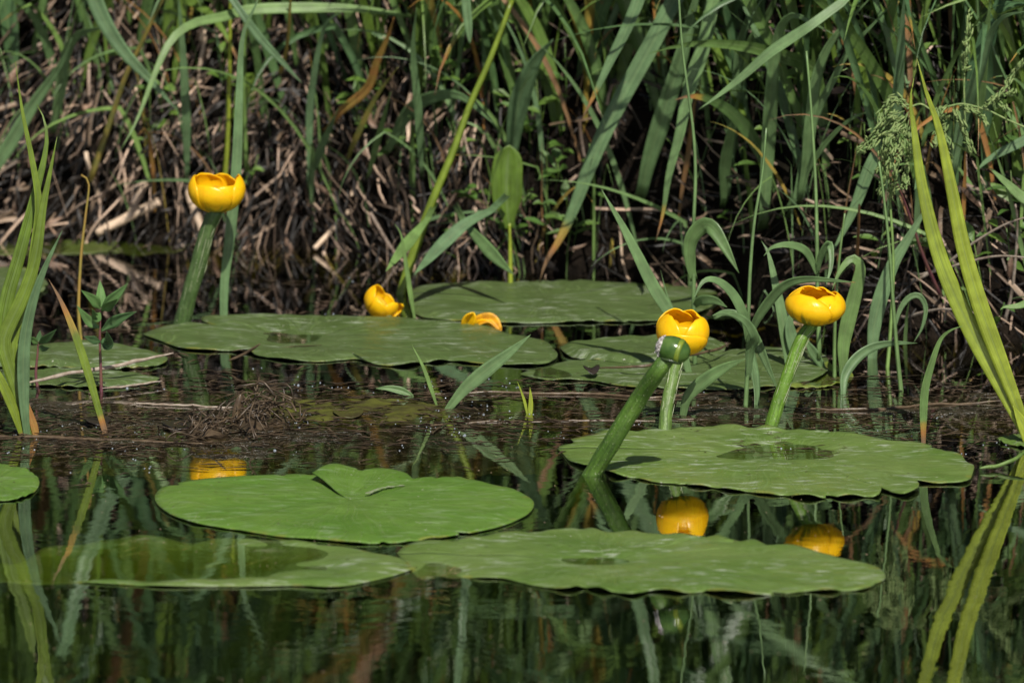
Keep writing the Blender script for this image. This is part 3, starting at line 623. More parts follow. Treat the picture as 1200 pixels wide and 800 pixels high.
leaf('reed_leaf', 'long arching leaf crossing in front of the reed between two flowers', 'leaf', [(836, 372), (850, 366), (868, 372), (886, 398), (900, 430), (912, 458)], 13, 'water', Y=gY(468), tint=0.3, yaw=0.3, peak=0.4)
plant('reed_plant', 'reed with a folded drooping leaf rising behind the opened flower', 'reed', (815, 430), [
    dict(pts=[(815, 440), (813, 380), (813, 320), (813, 260), (815, 205), (812, 150), (800, 60), (795, -10)], w=6, stalk=True, tint=0.4),
    dict(pts=[(813, 328), (808, 305), (810, 280), (824, 264), (836, 268), (850, 290), (866, 320)], w=19, dY=-0.04, tint=0.45, yaw=0.3, peak=0.5),
    dict(pts=[(814, 358), (822, 352), (838, 352), (852, 360)], w=13, dY=-0.03, tint=0.4)])
plant('reed_plant', 'leafy young reed behind the flattest flower', 'reed', (925, 432), [
    dict(pts=[(925, 440), (918, 380), (908, 330), (900, 296), (892, 282)], w=13, tint=0.3, dY=0.02),
    dict(pts=[(960, 420), (958, 330), (957, 260), (955, 200), (950, 120), (945, 60)], w=6, stalk=True, tint=0.5, dY=0.03),
    dict(pts=[(958, 322), (945, 295), (925, 287), (905, 290), (895, 300)], w=10, tint=0.35, dY=-0.04, yaw=0.4),
    dict(pts=[(958, 320), (962, 300), (972, 286), (974, 310), (968, 335)], w=9, tint=0.3, dY=-0.04),
    dict(pts=[(935, 425), (930, 405), (925, 380), (930, 360)], w=16, tint=0.15, yaw=0.4),
    dict(pts=[(945, 400), (958, 420), (970, 440)], w=12, tint=0.2, yaw=0.3)])
plant('reed_plant', 'young reed with a broad pale folded leaf beside the flattest flower', 'reed', (990, 440), [
    dict(pts=[(978, 448), (978, 400), (980, 350), (984, 300), (990, 250)], w=5, stalk=True, tint=0.6),
    dict(pts=[(990, 450), (988, 410), (994, 375), (1003, 340), (1008, 312), (998, 303), (984, 318), (975, 340)], w=18, tint=0.65, dY=-0.02, yaw=0.2, peak=0.4),
    dict(pts=[(994, 460), (990, 440), (988, 420), (990, 400)], w=13, tint=0.35)])
leaf('reed_leaf', 'grey green leaf bowing down to the water in front of the reed bed', 'leaf', [(988, 462), (990, 440), (1003, 420), (1022, 407), (1045, 402), (1075, 402)], 13, 'water', tint=0.15, yaw=0.4, dY=0.03)
leaf('reed_stalk', 'slim green stalk with a brown shrivelled foot in the water', 'reed', [(1056, 458), (1052, 420), (1047, 360), (1042, 290), (1035, 225), (1030, 190)], 6, 'water', stalk=True, tint=0.5)
leaf('reed_stalk', 'slim paler stalk beside the one with the shrivelled foot', 'reed', [(1040, 430), (1044, 380), (1047, 310), (1043, 235), (1040, 190)], 5, 'water', stalk=True, tint=0.9, dY=0.03)
leaf('grass_leaf', 'thin hooked blade behind the slim stalks', 'leaf', [(1048, 385), (1055, 362), (1066, 348), (1078, 347), (1085, 362), (1080, 385), (1070, 402)], 7, 'water', Y=gY(425), tint=0.2)
leaf('reed_leaf', 'broad grey green leaf standing behind the slim stalks', 'leaf', [(1022, 420), (1024, 385), (1032, 348), (1046, 310), (1062, 283), (1082, 250), (1092, 235)], 18, 'water', tint=0.12, yaw=0.2, base=0.6)
leaf('reed_leaf', 'green leaf poking in from the picture edge beside the pale iris', 'leaf', [(1240, 345), (1215, 350), (1195, 358), (1176, 360), (1172, 364)], 10, 'free', Y=gY(440), tint=0.7)

# --- leaves on the bank
G = None
def rl(label, pts, w, **k):
    nm = k.pop('name', 'reed_leaf'); leaf(nm, label, k.pop('cat', 'leaf'), pts, w, **k)
rl('wide grey green blade slanting up across the dry bank at the picture edge', [(-40, 240), (0, 186), (38, 124), (62, 90), (75, 68), (84, 45)], 17, tint=0.2, dY=0.02)
rl('bent leaf hooking over beside the wide slanting grey green blade', [(62, 150), (70, 110), (77, 65), (90, 42), (108, 35), (122, 33)], 14, tint=0.3, dY=-0.02)
rl('grey leaf hanging diagonally down from the top above the lone tall flower', [(98, -40), (110, -4), (125, 30), (148, 64), (178, 96), (210, 132)], 19, root='top', tint=0.05)
rl('long bright blade arching sideways along the top of the picture', [(480, 19), (410, 10), (300, 11), (262, 20), (226, 28), (200, 48), (180, 90), (160, 142), (140, 178)], 13, root='bank', Y=at_bank(330, 200).y - 0.05, tint=0.7, dY=-0.04, base=0.3)
rl('yellow green stalk directly above the lone tall flower', [(262, 230), (267, 160), (269, 80), (270, 0), (270, -40)], 7, stalk=True, name='reed_stalk', cat='reed', tint=0.95, mat='iris')
rl('second thin stalk just beside the yellow green one', [(288, 190), (286, 100), (287, 0), (287, -40)], 6, stalk=True, name='reed_stalk', cat='reed', tint=0.9)
rl('dull upright blade to the side of the lone tall flower', [(219, 205), (218, 140), (214, 60), (208, -20)], 11, tint=0.1)
rl('pale withered stem slanting across the dark hollow of the bank', [(108, 205), (130, 140), (148, 88), (170, 42), (195, -10)], 8, stalk=True, name='reed_stalk', cat='reed', tint=0.2, dry=0.25)
rl('pale stem near the top with its broken end pointing down', [(330, 82), (337, 50), (341, -10)], 6, root='bank', Y=at_bank(335, 180).y - .02, stalk=True, name='reed_stalk', cat='reed', dry=0.3)
rl('dark teal leaf bending at the top over the deep shade', [(362, 215), (363, 130), (368, 88), (375, 50), (384, 25), (405, 12)], 9, tint=0.0)
rl('short teal leaf tip crossing the deep shade', [(290, 25), (306, 46), (330, 72), (354, 98)], 10, root='top', tint=0.0)
rl('dark arched leaf over the straw in front of the bright stalk', [(455, 175), (480, 130), (510, 113), (542, 114), (577, 144)], 16, tint=0.25, dY=-0.05)
rl('grey leaf hanging from the top just short of the bright stalk', [(543, -40), (546, 0), (551, 52)], 11, root='top', tint=0.1, sharp=6)
rl('orange brown dead blade bent over the straw', [(385, 150), (400, 130), (430, 104), (442, 72), (455, 42), (462, 20)], 11, dry=0.5, tint=0.6)
rl('yellowing stem among the straw beside the dead blade', [(408, 185), (416, 165), (440, 115), (467, 78)], 7, dry=0.22, tint=1.0)
rl('upright grey green blade in the middle of the straw', [(494, 200), (490, 130), (484, 60), (488, 10)], 10, tint=0.15)
rl('grey blade rooted in the straw bank', [(362, 210), (380, 165), (396, 128)], 10, tint=0.1)
rl('small fresh blade rooted in the straw bank', [(432, 205), (445, 155), (458, 108)], 8, tint=0.6)
rl('dark long leaf arching down to the far pad from the middle of the bank', [(575, 247), (546, 262), (520, 285), (500, 306), (485, 322)], 16, tint=0.0, Y=gY(338), root='bank', yaw=0.3, peak=0.5)
rl('green leaf arching down onto the rear of the far pad', [(545, 262), (575, 295), (602, 322)], 15, tint=0.4, Y=gY(338), root='bank', peak=0.5)
rl('short yellow green leaf at the foot of the bright stalk', [(500, 258), (477, 286), (452, 318)], 14, tint=0.7, Y=gY(342), root='bank', peak=0.5)
e = at_z(598, 334)
plant('dock_plant', 'broad upright green dock leaf on a pale stem at the waterline', 'dock', (598, 333), [
    dict(pts=[(598, 342), (598, 300), (597, 262)], w=7, stalk=True, tint=0.9, mat='iris'),
    dict(pts=[(597, 268), (594, 235), (594, 205), (597, 170)], w=36, tint=0.12, mat='iris', base=0.3, peak=0.42, fold=0.3, yaw=0.25, sharp=7.0, twist=0.25)])
rl('big dark teal leaf leaning above the dock leaf', [(600, 190), (603, 150), (611, 110), (626, 74), (648, 46)], 24, tint=0.0, peak=0.5)
rl('dark leaf with a dying orange tip hanging before the deep shade', [(758, -40), (750, -5), (735, 32), (716, 70), (701, 102), (681, 142)], 15, root='top', tint=0.12, tip=0.15)
rl('longest grey leaf drooping to a dead orange tip on the far pad', [(812, -30), (790, 2), (765, 50), (745, 86), (720, 132), (695, 186), (672, 246), (655, 282), (640, 306), (632, 332)], 21, root='top', Y=gY(336), tint=0.12, tip=0.14, sharp=2.6)
rl('broad grey green blade standing in shade bars beside the longest drooping leaf', [(752, 225), (760, 190), (772, 150), (788, 100), (801, 55), (815, 0), (822, -40)], 22, tint=0.2, base=0.6)
rl('hanging leaf with a brown tip next to the broad grey green blade', [(842, -30), (834, 10), (823, 62), (806, 112), (796, 160), (784, 205), (777, 250), (768, 284)], 17, root='top', tint=0.35, tip=0.1)
rl('narrow blade crossing behind the hanging brown tipped leaf', [(842, -20), (834, 10), (822, 52), (808, 82), (799, 104)], 14, root='top', tint=0.4, Y=0.58)
rl('upright blade left of the crossing pointed leaf', [(852, 225), (858, 160), (864, 100), (868, 50), (885, 0), (892, -30)], 15, tint=0.15)
rl('pointed leaf crossing the upright blades almost sideways', [(950, 30), (905, 60), (870, 90), (842, 112), (818, 129)], 13, root='top', tint=0.3, Y=0.42)
rl('soft green blade behind the crossing pointed leaf', [(862, 120), (870, 80), (882, 48), (902, 14), (915, -20)], 15, tint=0.4)
rl('leaf hanging from the upper edge above the opened flower', [(848, 236), (850, 190), (858, 150), (866, 110)], 14, tint=0.3)
rl('leaf folded over at its top like a hairpin near the upper edge', [(895, 255), (900, 170), (903, 120), (908, 62), (916, 30), (930, 18), (950, 26), (976, 40)], 17, tint=0.3, dY=-0.04, base=0.7)
rl('straight leaf with a short shadow bar beside the hairpin leaf', [(938, 230), (945, 190), (949, 150), (956, 95), (970, 56), (995, 24), (1022, -4)], 15, tint=0.3)
rl('slender blade curving up beside the straight leaf with the shadow bar', [(930, 240), (945, 172), (956, 134), (976, 94), (996, 58), (1022, 30), (1048, 2)], 10, tint=0.2)
rl('fine curved blade sweeping toward the seed heads', [(922, 245), (945, 202), (970, 165), (1000, 138), (1034, 127)], 7, tint=0.3)
rl('grey leaf bowing outward at the top corner above the pale iris', [(1118, 200), (1126, 145), (1136, 114), (1149, 78), (1161, 40), (1176, 20), (1205, 13)], 15, tint=0.1, dY=-0.03)
rl('pale upright leaf below the bowing corner leaf', [(1146, 150), (1150, 100), (1155, 50), (1162, -10)], 12, tint=0.6)
rl('dark broad leaf in the shade behind the seed heads', [(1050, 170), (1052, 110), (1056, 50), (1060, -10)], 13, tint=0.0)
rl('grey green leaf dangling behind the flattest flower', [(1030, 175), (1018, 200), (1003, 240), (988, 272), (974, 297)], 15, root='top', Y=0.5, tint=0.12)
rl('dark blade reaching in sideways from the picture edge above the twigs', [(1230, 150), (1200, 165), (1160, 186), (1143, 202)], 12, root='free', Y=0.45, tint=0.05)
rl('fresh blade reaching down from the picture edge beside the iris tips', [(1240, 240), (1205, 235), (1180, 215), (1158, 195)], 13, root='free', Y=0.40, tint=0.6)
rl('reddish purple stem in the shade behind the pale iris', [(1100, 342), (1082, 300), (1062, 242), (1045, 200)], 5, stalk=True, name='weed_stem', cat='stem', mat='purple')
rl('brown upright dead stalk in the shade behind the flattest flower', [(1002, 330), (1005, 290), (1007, 240)], 6, stalk=True, name='dead_stalk', cat='stalk', dry=0.8)
for lab, pts, w in [('bare brown twig looping through the shade beside the iris', [(1075, 328), (1110, 308), (1140, 285), (1180, 262), (1220, 250)], 4), ('bare brown twig running flat toward the picture edge', [(1080, 322), (1130, 308), (1170, 300), (1215, 303)], 4),
                    ('pale bare twig standing near the picture edge', [(1172, 395), (1186, 340), (1192, 270), (1190, 240)], 5), ('forked brown twig low beside the iris foot', [(1060, 372), (1085, 365), (1110, 362), (1150, 368)], 4)]:
    rl(lab, pts, w, root='bank', Y=0.5, stalk=True, name='bare_twig', cat='twig', mat='twig')

# --- small broad leaved water weeds
def weed(label, base, stem, whorls):
    og = at_z(*base); e = empty('water_weed', og, label, 'water weed', 'broad leaved weeds standing in the water'); Y = og.y
    leaf(None, None, None, stem, 4.5, root='free', Y=Y, stalk=True, mat='purple', parent=e, og=og)
    for pts, w, dy in whorls: leaf(None, None, None, pts, w, root='free', Y=Y, dY=dy, parent=e, og=og, mat='weed', base=0.2, peak=0.4, fold=0.4, tint=rnd.random(), sharp=1.3)
    return e
weed('taller water weed with whorled pointed leaves beside the thin dead stalk', (119, 458), [(119, 466), (118, 430), (117, 395), (118, 360)],
     [([(118, 362), (110, 352), (95, 340)], 13, -0.02), ([(118, 362), (118, 345), (117, 328)], 12, 0.02), ([(118, 362), (132, 350), (150, 332)], 14, -0.01), ([(118, 364), (128, 358), (138, 350)], 12, -0.03), ([(118, 366), (112, 372), (108, 362)], 12, -0.03),
      ([(118, 385), (104, 376), (90, 358)], 12, -0.01), ([(118, 388), (138, 374), (160, 365)], 14, -0.02), ([(118, 400), (108, 398), (98, 394)], 10, -0.03), ([(118, 400), (126, 402), (125, 388)], 15, -0.03)])
weed('shorter water weed beside the iris clump', (44, 457), [(46, 462), (42, 440), (44, 415), (45, 400)],
     [([(45, 402), (55, 396), (66, 386)], 10, -0.02), ([(45, 402), (46, 393), (47, 387)], 7, 0.0), ([(45, 403), (38, 398), (34, 396)], 8, -0.02), ([(45, 406), (52, 408), (58, 407)], 8, -0.03)])

# --- seed heads of meadow grass
def seed_head(label, axis_px, Y, branches, grains):
    A = [at_Y(x, y, Y) for x, y in axis_px]; og = A[0].copy(); e = empty('grass_seed_head', og, label, 'grass', 'grass seed heads before the reeds')
    mb = MB(); tube(mb, spline(A, 24), 0.0009, 6); 
    gm = MB()
    for br in branches:
        P = spline([at_Y(x, y, Y + rnd.uniform(-.015, .015)) for x, y in br], 14); tube(mb, P, 0.0004, 5)
        for k in range(grains):
            i = rnd.randint(2, 14); p = P[i] + Vector((rnd.gauss(0, .0016), rnd.gauss(0, .003), rnd.gauss(0, .0016)))
            d = (P[i] - P[i - 1]).normalized() + Vector((rnd.gauss(0, .35), rnd.gauss(0, .35), rnd.gauss(0, .35))); d.normalize(); l = rnd.uniform(.0026, .0044)
            tube(gm, [p - d * l, p - d * l * .3, p + d * l * .4, p + d * l], lambda t: 0.00018 + 0.0009 * math.sin(math.pi * min(1, t * .9 + .05)), 5)
    mb.build('stem', M['panicle'], e, og); gm.build('spikelets', M['panicle'], e, og)
Ys = 0.30
seed_head('drooping seed head with several tassels beside the iris tips', [(1090, 128), (1078, 122), (1062, 128)], Ys,
          [[(1064, 126), (1050, 116), (1040, 124), (1032, 140)], [(1060, 130), (1040, 138), (1022, 160), (1006, 180)], [(1056, 132), (1040, 148), (1020, 170), (1008, 176)], [(1066, 130), (1055, 145), (1040, 165), (1030, 196)], [(1064, 132), (1050, 150), (1045, 180), (1030, 225)], [(1066, 135), (1060, 165), (1050, 195), (1044, 230)], [(1068, 135), (1066, 170), (1062, 200), (1060, 220)], [(1056, 140), (1048, 165), (1038, 185), (1034, 205)]], 80)
seed_head('thin seed head hanging between the two iris tips', [(1160, 130), (1130, 122), (1110, 125)], Ys + 0.03,
          [[(1112, 126), (1106, 145), (1110, 165), (1113, 185)], [(1116, 125), (1124, 140), (1130, 155), (1137, 175)], [(1110, 124), (1100, 132), (1098, 150), (1096, 168)], [(1128, 122), (1138, 128), (1148, 135), (1153, 144)]], 55)
seed_head('sparse seed head reaching up at the picture edge', [(1215, 155), (1180, 140), (1150, 125)], Ys + 0.02,
          [[(1152, 124), (1165, 118), (1175, 112), (1185, 108)], [(1160, 122), (1175, 108), (1185, 92), (1197, 76)], [(1156, 118), (1168, 118), (1174, 124), (1180, 129)]], 40)
seed_head('single narrow upright grass spike near the upper edge', [(1131, 150), (1130, 90), (1134, 18)], Ys + 0.05, [[(1130, 90), (1131, 65), (1134, 40), (1135, 18)], [(1130, 88), (1132, 70), (1133, 50), (1134, 30)]], 26)

# ------------------------------------------------------------------ sticks and litter on the water
def stick(label, pts, w, mat, name='floating_stick', z=0.004, group=None):
    P = [at_z(x, y, z if len(q) == 0 else q[0]) for (x, y, *q) in pts]
    mb = MB(); Q = spline(P, 44); Q = [q + Vector((0, 0.0035 * NZ(q.x * 22, w, 1), 0.0016 * NZ(q.x * 30, w, 2) + 0.0008 * NZ(q.x * 110, w))) for q in Q]
    tube(mb, Q, lambda t: w * 0.42 * psz(P[0].y) * (0.35 + 0.65 * min(1, t * 6, (1 - t) * 5)), 10, rough=0.35, seed=w)
    tag(mb.build(name, mat, None, P[0].copy()), label, 'stick', group)
stick('pale weathered stick lying across two lily pads', [(28, 448, 0.010), (70, 440, 0.012), (115, 432, 0.014), (160, 423, 0.018), (203, 413, 0.022)], 5.5, M['twig'])
stick('long wet stem floating behind the broad pad', [(470, 500), (540, 496), (620, 494), (720, 493), (830, 492)], 4.0, M['wet_twig'], z=-0.0002)
stick('wet stem floating level with the foot of the iris clump', [(-40, 510), (40, 512), (110, 515), (165, 517), (240, 520)], 5, M['wet_twig'], z=0.001)
stick('thin brown stem floating between midstream and the ragged pads', [(500, 461), (600, 460), (700, 462), (760, 465), (830, 462)], 4, M['wet_twig'], z=0.001)
stick('short twig jutting from the litter behind the root clump', [(268, 422, 0.006), (285, 415, 0.012), (305, 404, 0.022)], 4, M['wet_twig'], z=0.004)
stick('straw coloured stem floating behind the root clump', [(150, 472), (220, 475), (290, 478)], 3, M['twig'], z=0.001)
stick('brown stem floating beside the slim stalks in front of the reed bed', [(930, 478), (1010, 480), (1090, 474), (1180, 470)], 4, M['wet_twig'], z=0.001)
stick('pale green runner curving to the foot of the pale iris', [(1148, 549, 0.002), (1170, 545, 0.004), (1188, 538, 0.008), (1202, 528, 0.012)], 6, M['stem_pale'])
stick('straw lying flat before the twin pads', [(120, 455, 0.004), (150, 452, 0.004), (190, 446, 0.004)], 3, M['twig'])
stick('brown stem lying on the ragged pad behind the pod', [(700, 432, 0.006), (760, 427, 0.012), (830, 412, 0.014), (856, 402, 0.012)], 4, M['wet_twig'])
og = at_z(300, 498); e = empty('root_clump', og, 'tangled clump of brown roots and dead stems floating in midstream', 'debris')
mb = MB(); n = 30; rows = []                                   # matted core
for j in range(15):
    row = []
    for i in range(n + 1):
        X = -0.075 + 0.15 * i / n; Yv = -0.09 + 0.19 * j / 14
        r = min(((X + 0.042) / 0.030) ** 2 + ((Yv + 0.02) / 0.06) ** 2 + 0.3, ((X - 0.004) / 0.026) ** 2 + ((Yv - 0.02) / 0.07) ** 2)
        row.append(mb.add((og.x + X, og.y + Yv, 0.013 * max(-0.4, 1 - r) * (0.5 + 1.3 * NZ(X * 40, Yv * 30, 2)) - 0.003 + 0.004 * NZ(X * 130, Yv * 130))))
    rows.append(row)
for a, b in zip(rows, rows[1:]):
    for i in range(n): mb.f.append((a[i], a[i + 1], b[i + 1], b[i]))
mb.build('matted_core', M['root'], e, og)
mb = MB()
for k in range(110):
    X, Yv = (rnd.gauss(-0.042, 0.014), rnd.gauss(-0.02, 0.03)) if k % 2 else (rnd.gauss(0.004, 0.013), rnd.gauss(0.02, 0.035)); z = max(0.001, (0.008 if k % 2 else 0.017) * (1 - (X / 0.07) ** 2)) * rnd.random()
    a = rnd.uniform(0, 6.28); L = rnd.uniform(0.005, 0.020); d = Vector((math.cos(a), math.sin(a), rnd.gauss(0.05, 0.35))) * L
    p = Vector((og.x + X, og.y + Yv, z + 0.002)); w = rnd.gauss
    tube(mb, spline([p - d, p + Vector((w(0, .004), w(0, .004), abs(w(0, .006)))), p + d], 6), rnd.uniform(.0003, .0010), 5)
mb.build('root_fibres', M['root'], e, og)
mb = MB()
for (pts, w) in [([(276, 495, .004), (279, 482, .012), (277, 468, .014), (290, 459, .02), (302, 462, .018)], 3), ([(283, 472, .016), (296, 462, .022), (312, 458, .024)], 2.5), ([(300, 500, .002), (309, 485, .01), (306, 466, .016)], 2.5), ([(235, 506, .003), (250, 498, .008), (268, 490, .012), (280, 482, .014)], 4), ([(326, 472, .01), (338, 482, .012), (350, 495, .006), (358, 480, .012)], 4)]:
    tube(mb, [q + Vector((.002 * NZ(q.x * 200, w), 0, .002 * NZ(q.x * 200, w, 5))) for q in spline([at_z(x, y, z) for x, y, z in pts], 18)], w * 0.24 * psz(og.y), 6, rough=0.4)
mb.build('twigs', M['wet_twig'], e, og)
mb = MB(); lathe(mb, [(0.0002, -0.018), (0.003, -0.01), (0.0036, 0), (0.003, 0.008), (0.001, 0.012)], Matrix.Translation(at_z(278, 478, 0.011)) @ Matrix.Rotation(0.25, 4, 'Y'), 12)
mb.build('husk', M['wet_twig'], e, og)

# algae mat (soft scum at the surface)
mb = MB(); rows = []
c0 = at_z(420, 480)
for j in range(40):
    row = []
    for i in range(70):
        X = -0.10 + 0.20 * i / 69; Yv = -0.075 + 0.15 * j / 39; r = (X / 0.10) ** 2 + (Yv / 0.075) ** 2
        row.append(mb.add((c0.x + X, c0.y + Yv, 0.0010 - 0.012 * max(0, r - 0.45) + 0.005 * NZ(X * 35, Yv * 35, 4) + 0.002 * NZ(X * 140, Yv * 140, 8))))
    rows.append(row)
for a, b in zip(rows, rows[1:]):
    for i in range(69): mb.f.append((a[i], a[i + 1], b[i + 1], b[i]))
tag(mb.build('algae_scum', M['algae']), 'yellow green algae scum around the wide midstream leaf', None, None, 'stuff')
for lab, (x, y), w, m in [('oval olive leaf floating at the edge of the algae scum', (408, 483), 0.013, M['algae']), ('dark rotten leaf floating beside the iris foot', (115, 492), 0.011, M['dark_leaf']), ('black rotten leaf stuck in the root clump', (210, 496), 0.014, M['dark_leaf']),
                          ('grey scrap of litter lying on the lower pad near the midstream', (693, 432), 0.007, M['dark_leaf'])]:
    mb = MB(); P0 = at_z(x, y, 0.009 if x > 600 else 0.002); rows = []
    for j in range(9):
        rr = j / 8
        rows.append([mb.add(P0 + Vector((w * rr * math.cos(a), w * 1.6 * rr * math.sin(a), (0.003 if x > 600 else 0.0012) * math.sin(a * 2 + 1) * rr + 0.001 * NZ(a * 3, rr * 4, x)))) for a in [6.2832 * s / 24 for s in range(24)]])
    for a, b in zip(rows, rows[1:]):
        for s in range(24): mb.f.append((a[s], a[(s + 1) % 24], b[(s + 1) % 24], b[s]))
    tag(mb.build('floating_leaf', m, None, P0.copy(), solid=0.0006), lab, 'leaf')
def weed_belt(name, label, x0, x1, y0, y1, mat, seed, cover):
    mb = MB(); NX, NY = 300, 90; A0, A1 = at_z(x0, y1), at_z(x1, y0)
    for j in range(NY + 1):
        for i in range(NX + 1):
            X = A0.x + (A1.x - A0.x) * i / NX; Yv = A0.y + (A1.y - A0.y) * j / NY
            ed = min(1, i / NX * 8, (1 - i / NX) * 8, j / NY * 4, (1 - j / NY) * 4)
            n = NZ(X * 9, Yv * 20, seed) + 0.55 * NZ(X * 26, Yv * 52, seed + 3) + 0.35 * NZ(X * 80, Yv * 120, seed + 6) + 0.22 * NZ(X * 230, Yv * 260, seed + 9)
            z = 0.0042 * (n + cover) - 0.006 * (1 - ed)
            mb.add((X, Yv, min(z, 0.0045) if z > 0 else z * 1.5))
    w = NX + 1
    for j in range(NY):
        for i in range(NX): mb.f.append((j * w + i, j * w + i + 1, (j + 1) * w + i + 1, (j + 1) * w + i))
    return tag(mb.build(name, mat), label, None, None, 'stuff')
weed_belt('drifting_weed', 'dark mats of drifting weed between the near and far pads', -60, 640, 446, 545, M['belt'], 61.0, -0.30)
weed_belt('drifting_weed', 'dark weed drifting among the reed feet behind the broad pad', 640, 1260, 452, 496, M['belt'], 71.0, -0.42)
weed_belt('drifting_weed', 'small mat of dark weed drifting against the notched pad', 175, 330, 512, 544, M['belt'], 81.0, -0.05)
# countless scraps and bubbles drifting in the scum bands
mb = MB(); bb = MB(); dk = MB()
def band_pt():
    k = rnd.random()
    if k < 0.45: py = rnd.gauss(500, 17); px = rnd.uniform(-60, 1260)
    elif k < 0.62: py = rnd.gauss(455, 8); px = rnd.uniform(150, 1250)
    elif k < 0.80: py = rnd.gauss(515, 18); px = rnd.gauss(120, 110)
    elif k < 0.92: py = rnd.gauss(482, 14); px = rnd.gauss(430, 110)
    else: py = rnd.uniform(300, 440); px = rnd.uniform(-60, 450)
    return at_z(px, py, 0.0008)
for k in range(2300):
    p = band_pt(); a = rnd.gauss(0, 0.5); L = rnd.uniform(0.002, 0.012) * (2.2 if rnd.random() < .12 else 1); d = Vector((math.cos(a), math.sin(a), 0)) * L
    ribbon(mb, [p - d, p + Vector((0, rnd.gauss(0, .002), rnd.uniform(0, .0012))), p + d], rnd.uniform(.0008, .0035), face=Vector((0, 0, 1)), cols=2, fold=0.5, tint=rnd.random(), prof=lambda t: 0.4 + 0.6 * math.sin(math.pi * t))
tag(mb.build('floating_litter', M['root']), 'brown scraps of plant litter drifting on the water', None, None, 'stuff')
for k in range(430):
    p = band_pt(); 
    if rnd.random() < 0.6 and k > 5: p = last + Vector((rnd.gauss(0, .006), rnd.gauss(0, .012), 0))
    last = p; r = rnd.uniform(.0003, .0008) * (1.8 if rnd.random() < .08 else 1)
    rows = []
    for i in range(5):
        ph = i / 4 * math.pi / 2
        rows.append([bb.add((p.x + r * math.cos(ph) * math.cos(t), p.y + r * math.cos(ph) * math.sin(t), r * math.sin(ph))) for t in [6.2832 * s / 9 for s in range(9)]])
    for a, b in zip(rows, rows[1:]):
        for s in range(9): bb.f.append((a[s], a[(s + 1) % 9], b[(s + 1) % 9], b[s]))
tag(bb.build('bubbles', M['bubble']), 'tiny bubbles caught in the floating litter', None, None, 'stuff')

# ------------------------------------------------------------------ dead straw and grass covering the bank (nobody could count these)
def straw_mass(name, label, mat, count, lmin, lmax, wmin, wmax, seed, flat):
    r = random.Random(seed); mb = MB()
    for k in range(count):
        x = r.uniform(-0.95, 0.95); s = abs(r.gauss(0, 0.17)) - 0.015
        if r.random() > (1.0 if x < 0.03 else 0.38) * min(1.0, 0.5 + 1.3 * (NZ(x * 6, s * 9, 41) + 0.35)): continue
        y = wline(x) + s
        z = ground_z(x, y); e = 0.01; gx = (ground_z(x + e, y) - z) / e; gy = (ground_z(x, y + e) - z) / e
        nrm = Vector((-gx, -gy, 1)).normalized(); down = Vector((0, -1, 0)); down = (down - nrm * down.dot(nrm)).normalized(); side = down.cross(nrm)
        lean = 0.6 + 0.5 * NZ(x * 3, y * 3, 11) if x < 0.12 else 0.0 + 0.5 * NZ(x * 3, y * 3, 11)
        a = lean + r.gauss(0, 0.45); L = r.uniform(lmin, lmax); d = (down * math.cos(a) + side * math.sin(a)) * L * 0.5 + nrm * r.gauss(0.0, 0.16) * L
        h = r.uniform(0.002, 0.028); p = Vector((x, y, z)) + nrm * h
        w = r.uniform(wmin, wmax); pp = [p - d, p - d * .3 + nrm * r.gauss(0, .004), p + d * .35 + nrm * r.gauss(0, .004), p + d - nrm * h * .3]
        ribbon(mb, spline(pp, 5), w, face=(nrm + Vector((r.gauss(0, .5), r.gauss(0, .5), 0))).normalized(), fold=r.uniform(-.8, .8), cols=2, tint=r.random(), prof=lambda t: 0.75 if not flat else max(.1, math.sin(math.pi * (t * .9 + .05))))
    return tag(mb.build(name, mat), label, None, None, 'stuff')
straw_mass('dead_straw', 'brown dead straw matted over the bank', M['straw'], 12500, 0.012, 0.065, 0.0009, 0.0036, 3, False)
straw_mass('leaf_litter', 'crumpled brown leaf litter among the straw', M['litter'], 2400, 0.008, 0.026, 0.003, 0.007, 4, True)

M['tan'] = straw_material('pale_broken_reed', (0.11, 0.075, 0.048), (0.24, 0.165, 0.11), (0.52, 0.39, 0.28))
straw_mass('broken_reeds', 'pale broken reed bits flattened on the bank', M['tan'], 900, 0.015, 0.07, 0.002, 0.0065, 5, False)
for lab, pts, w in [('thick tan broken reed lying along the muddy waterline behind the iris clump', [(114, 274), (150, 256), (188, 237)], 11), ('short tan reed stub leaning on the thick broken reed', [(154, 252), (162, 234), (172, 214)], 9),
                    ('tan dead reed leaning on the bank below the lone tall flower', [(238, 272), (228, 245), (218, 218)], 10), ('pale dead stem slanting over the straw beyond the lone tall flower', [(369, 292), (390, 270), (410, 248)], 6)]:
    P = [at_bank(*q) + Vector((0, -0.02, 0.004)) for q in pts]; mb = MB()
    tube(mb, spline(P, 16), w * 0.5 * psz(P[0].y), 9, tint=0.95, rough=0.15); tag(mb.build('broken_reed', M['tan'], None, P[0].copy()), lab, 'reed')
mb = MB(); rs = random.Random(77)
for k in range(260):
    p = at_z(rs.uniform(-60, 1260), rs.uniform(540, 810), 0.0006); r0 = rs.uniform(.0003, .0008)
    c = [mb.add(p + Vector((r0 * math.cos(a) * rs.uniform(.6, 1.3), r0 * math.sin(a) * 1.4, 0.0001 * math.sin(a))), tint=0.8) for a in [6.2832 * i / 7 for i in range(7)]]; mb.f.append(tuple(c))
tag(mb.build('surface_specks', M['tan']), 'tiny pale specks drifting on the open water', None, None, 'stuff')

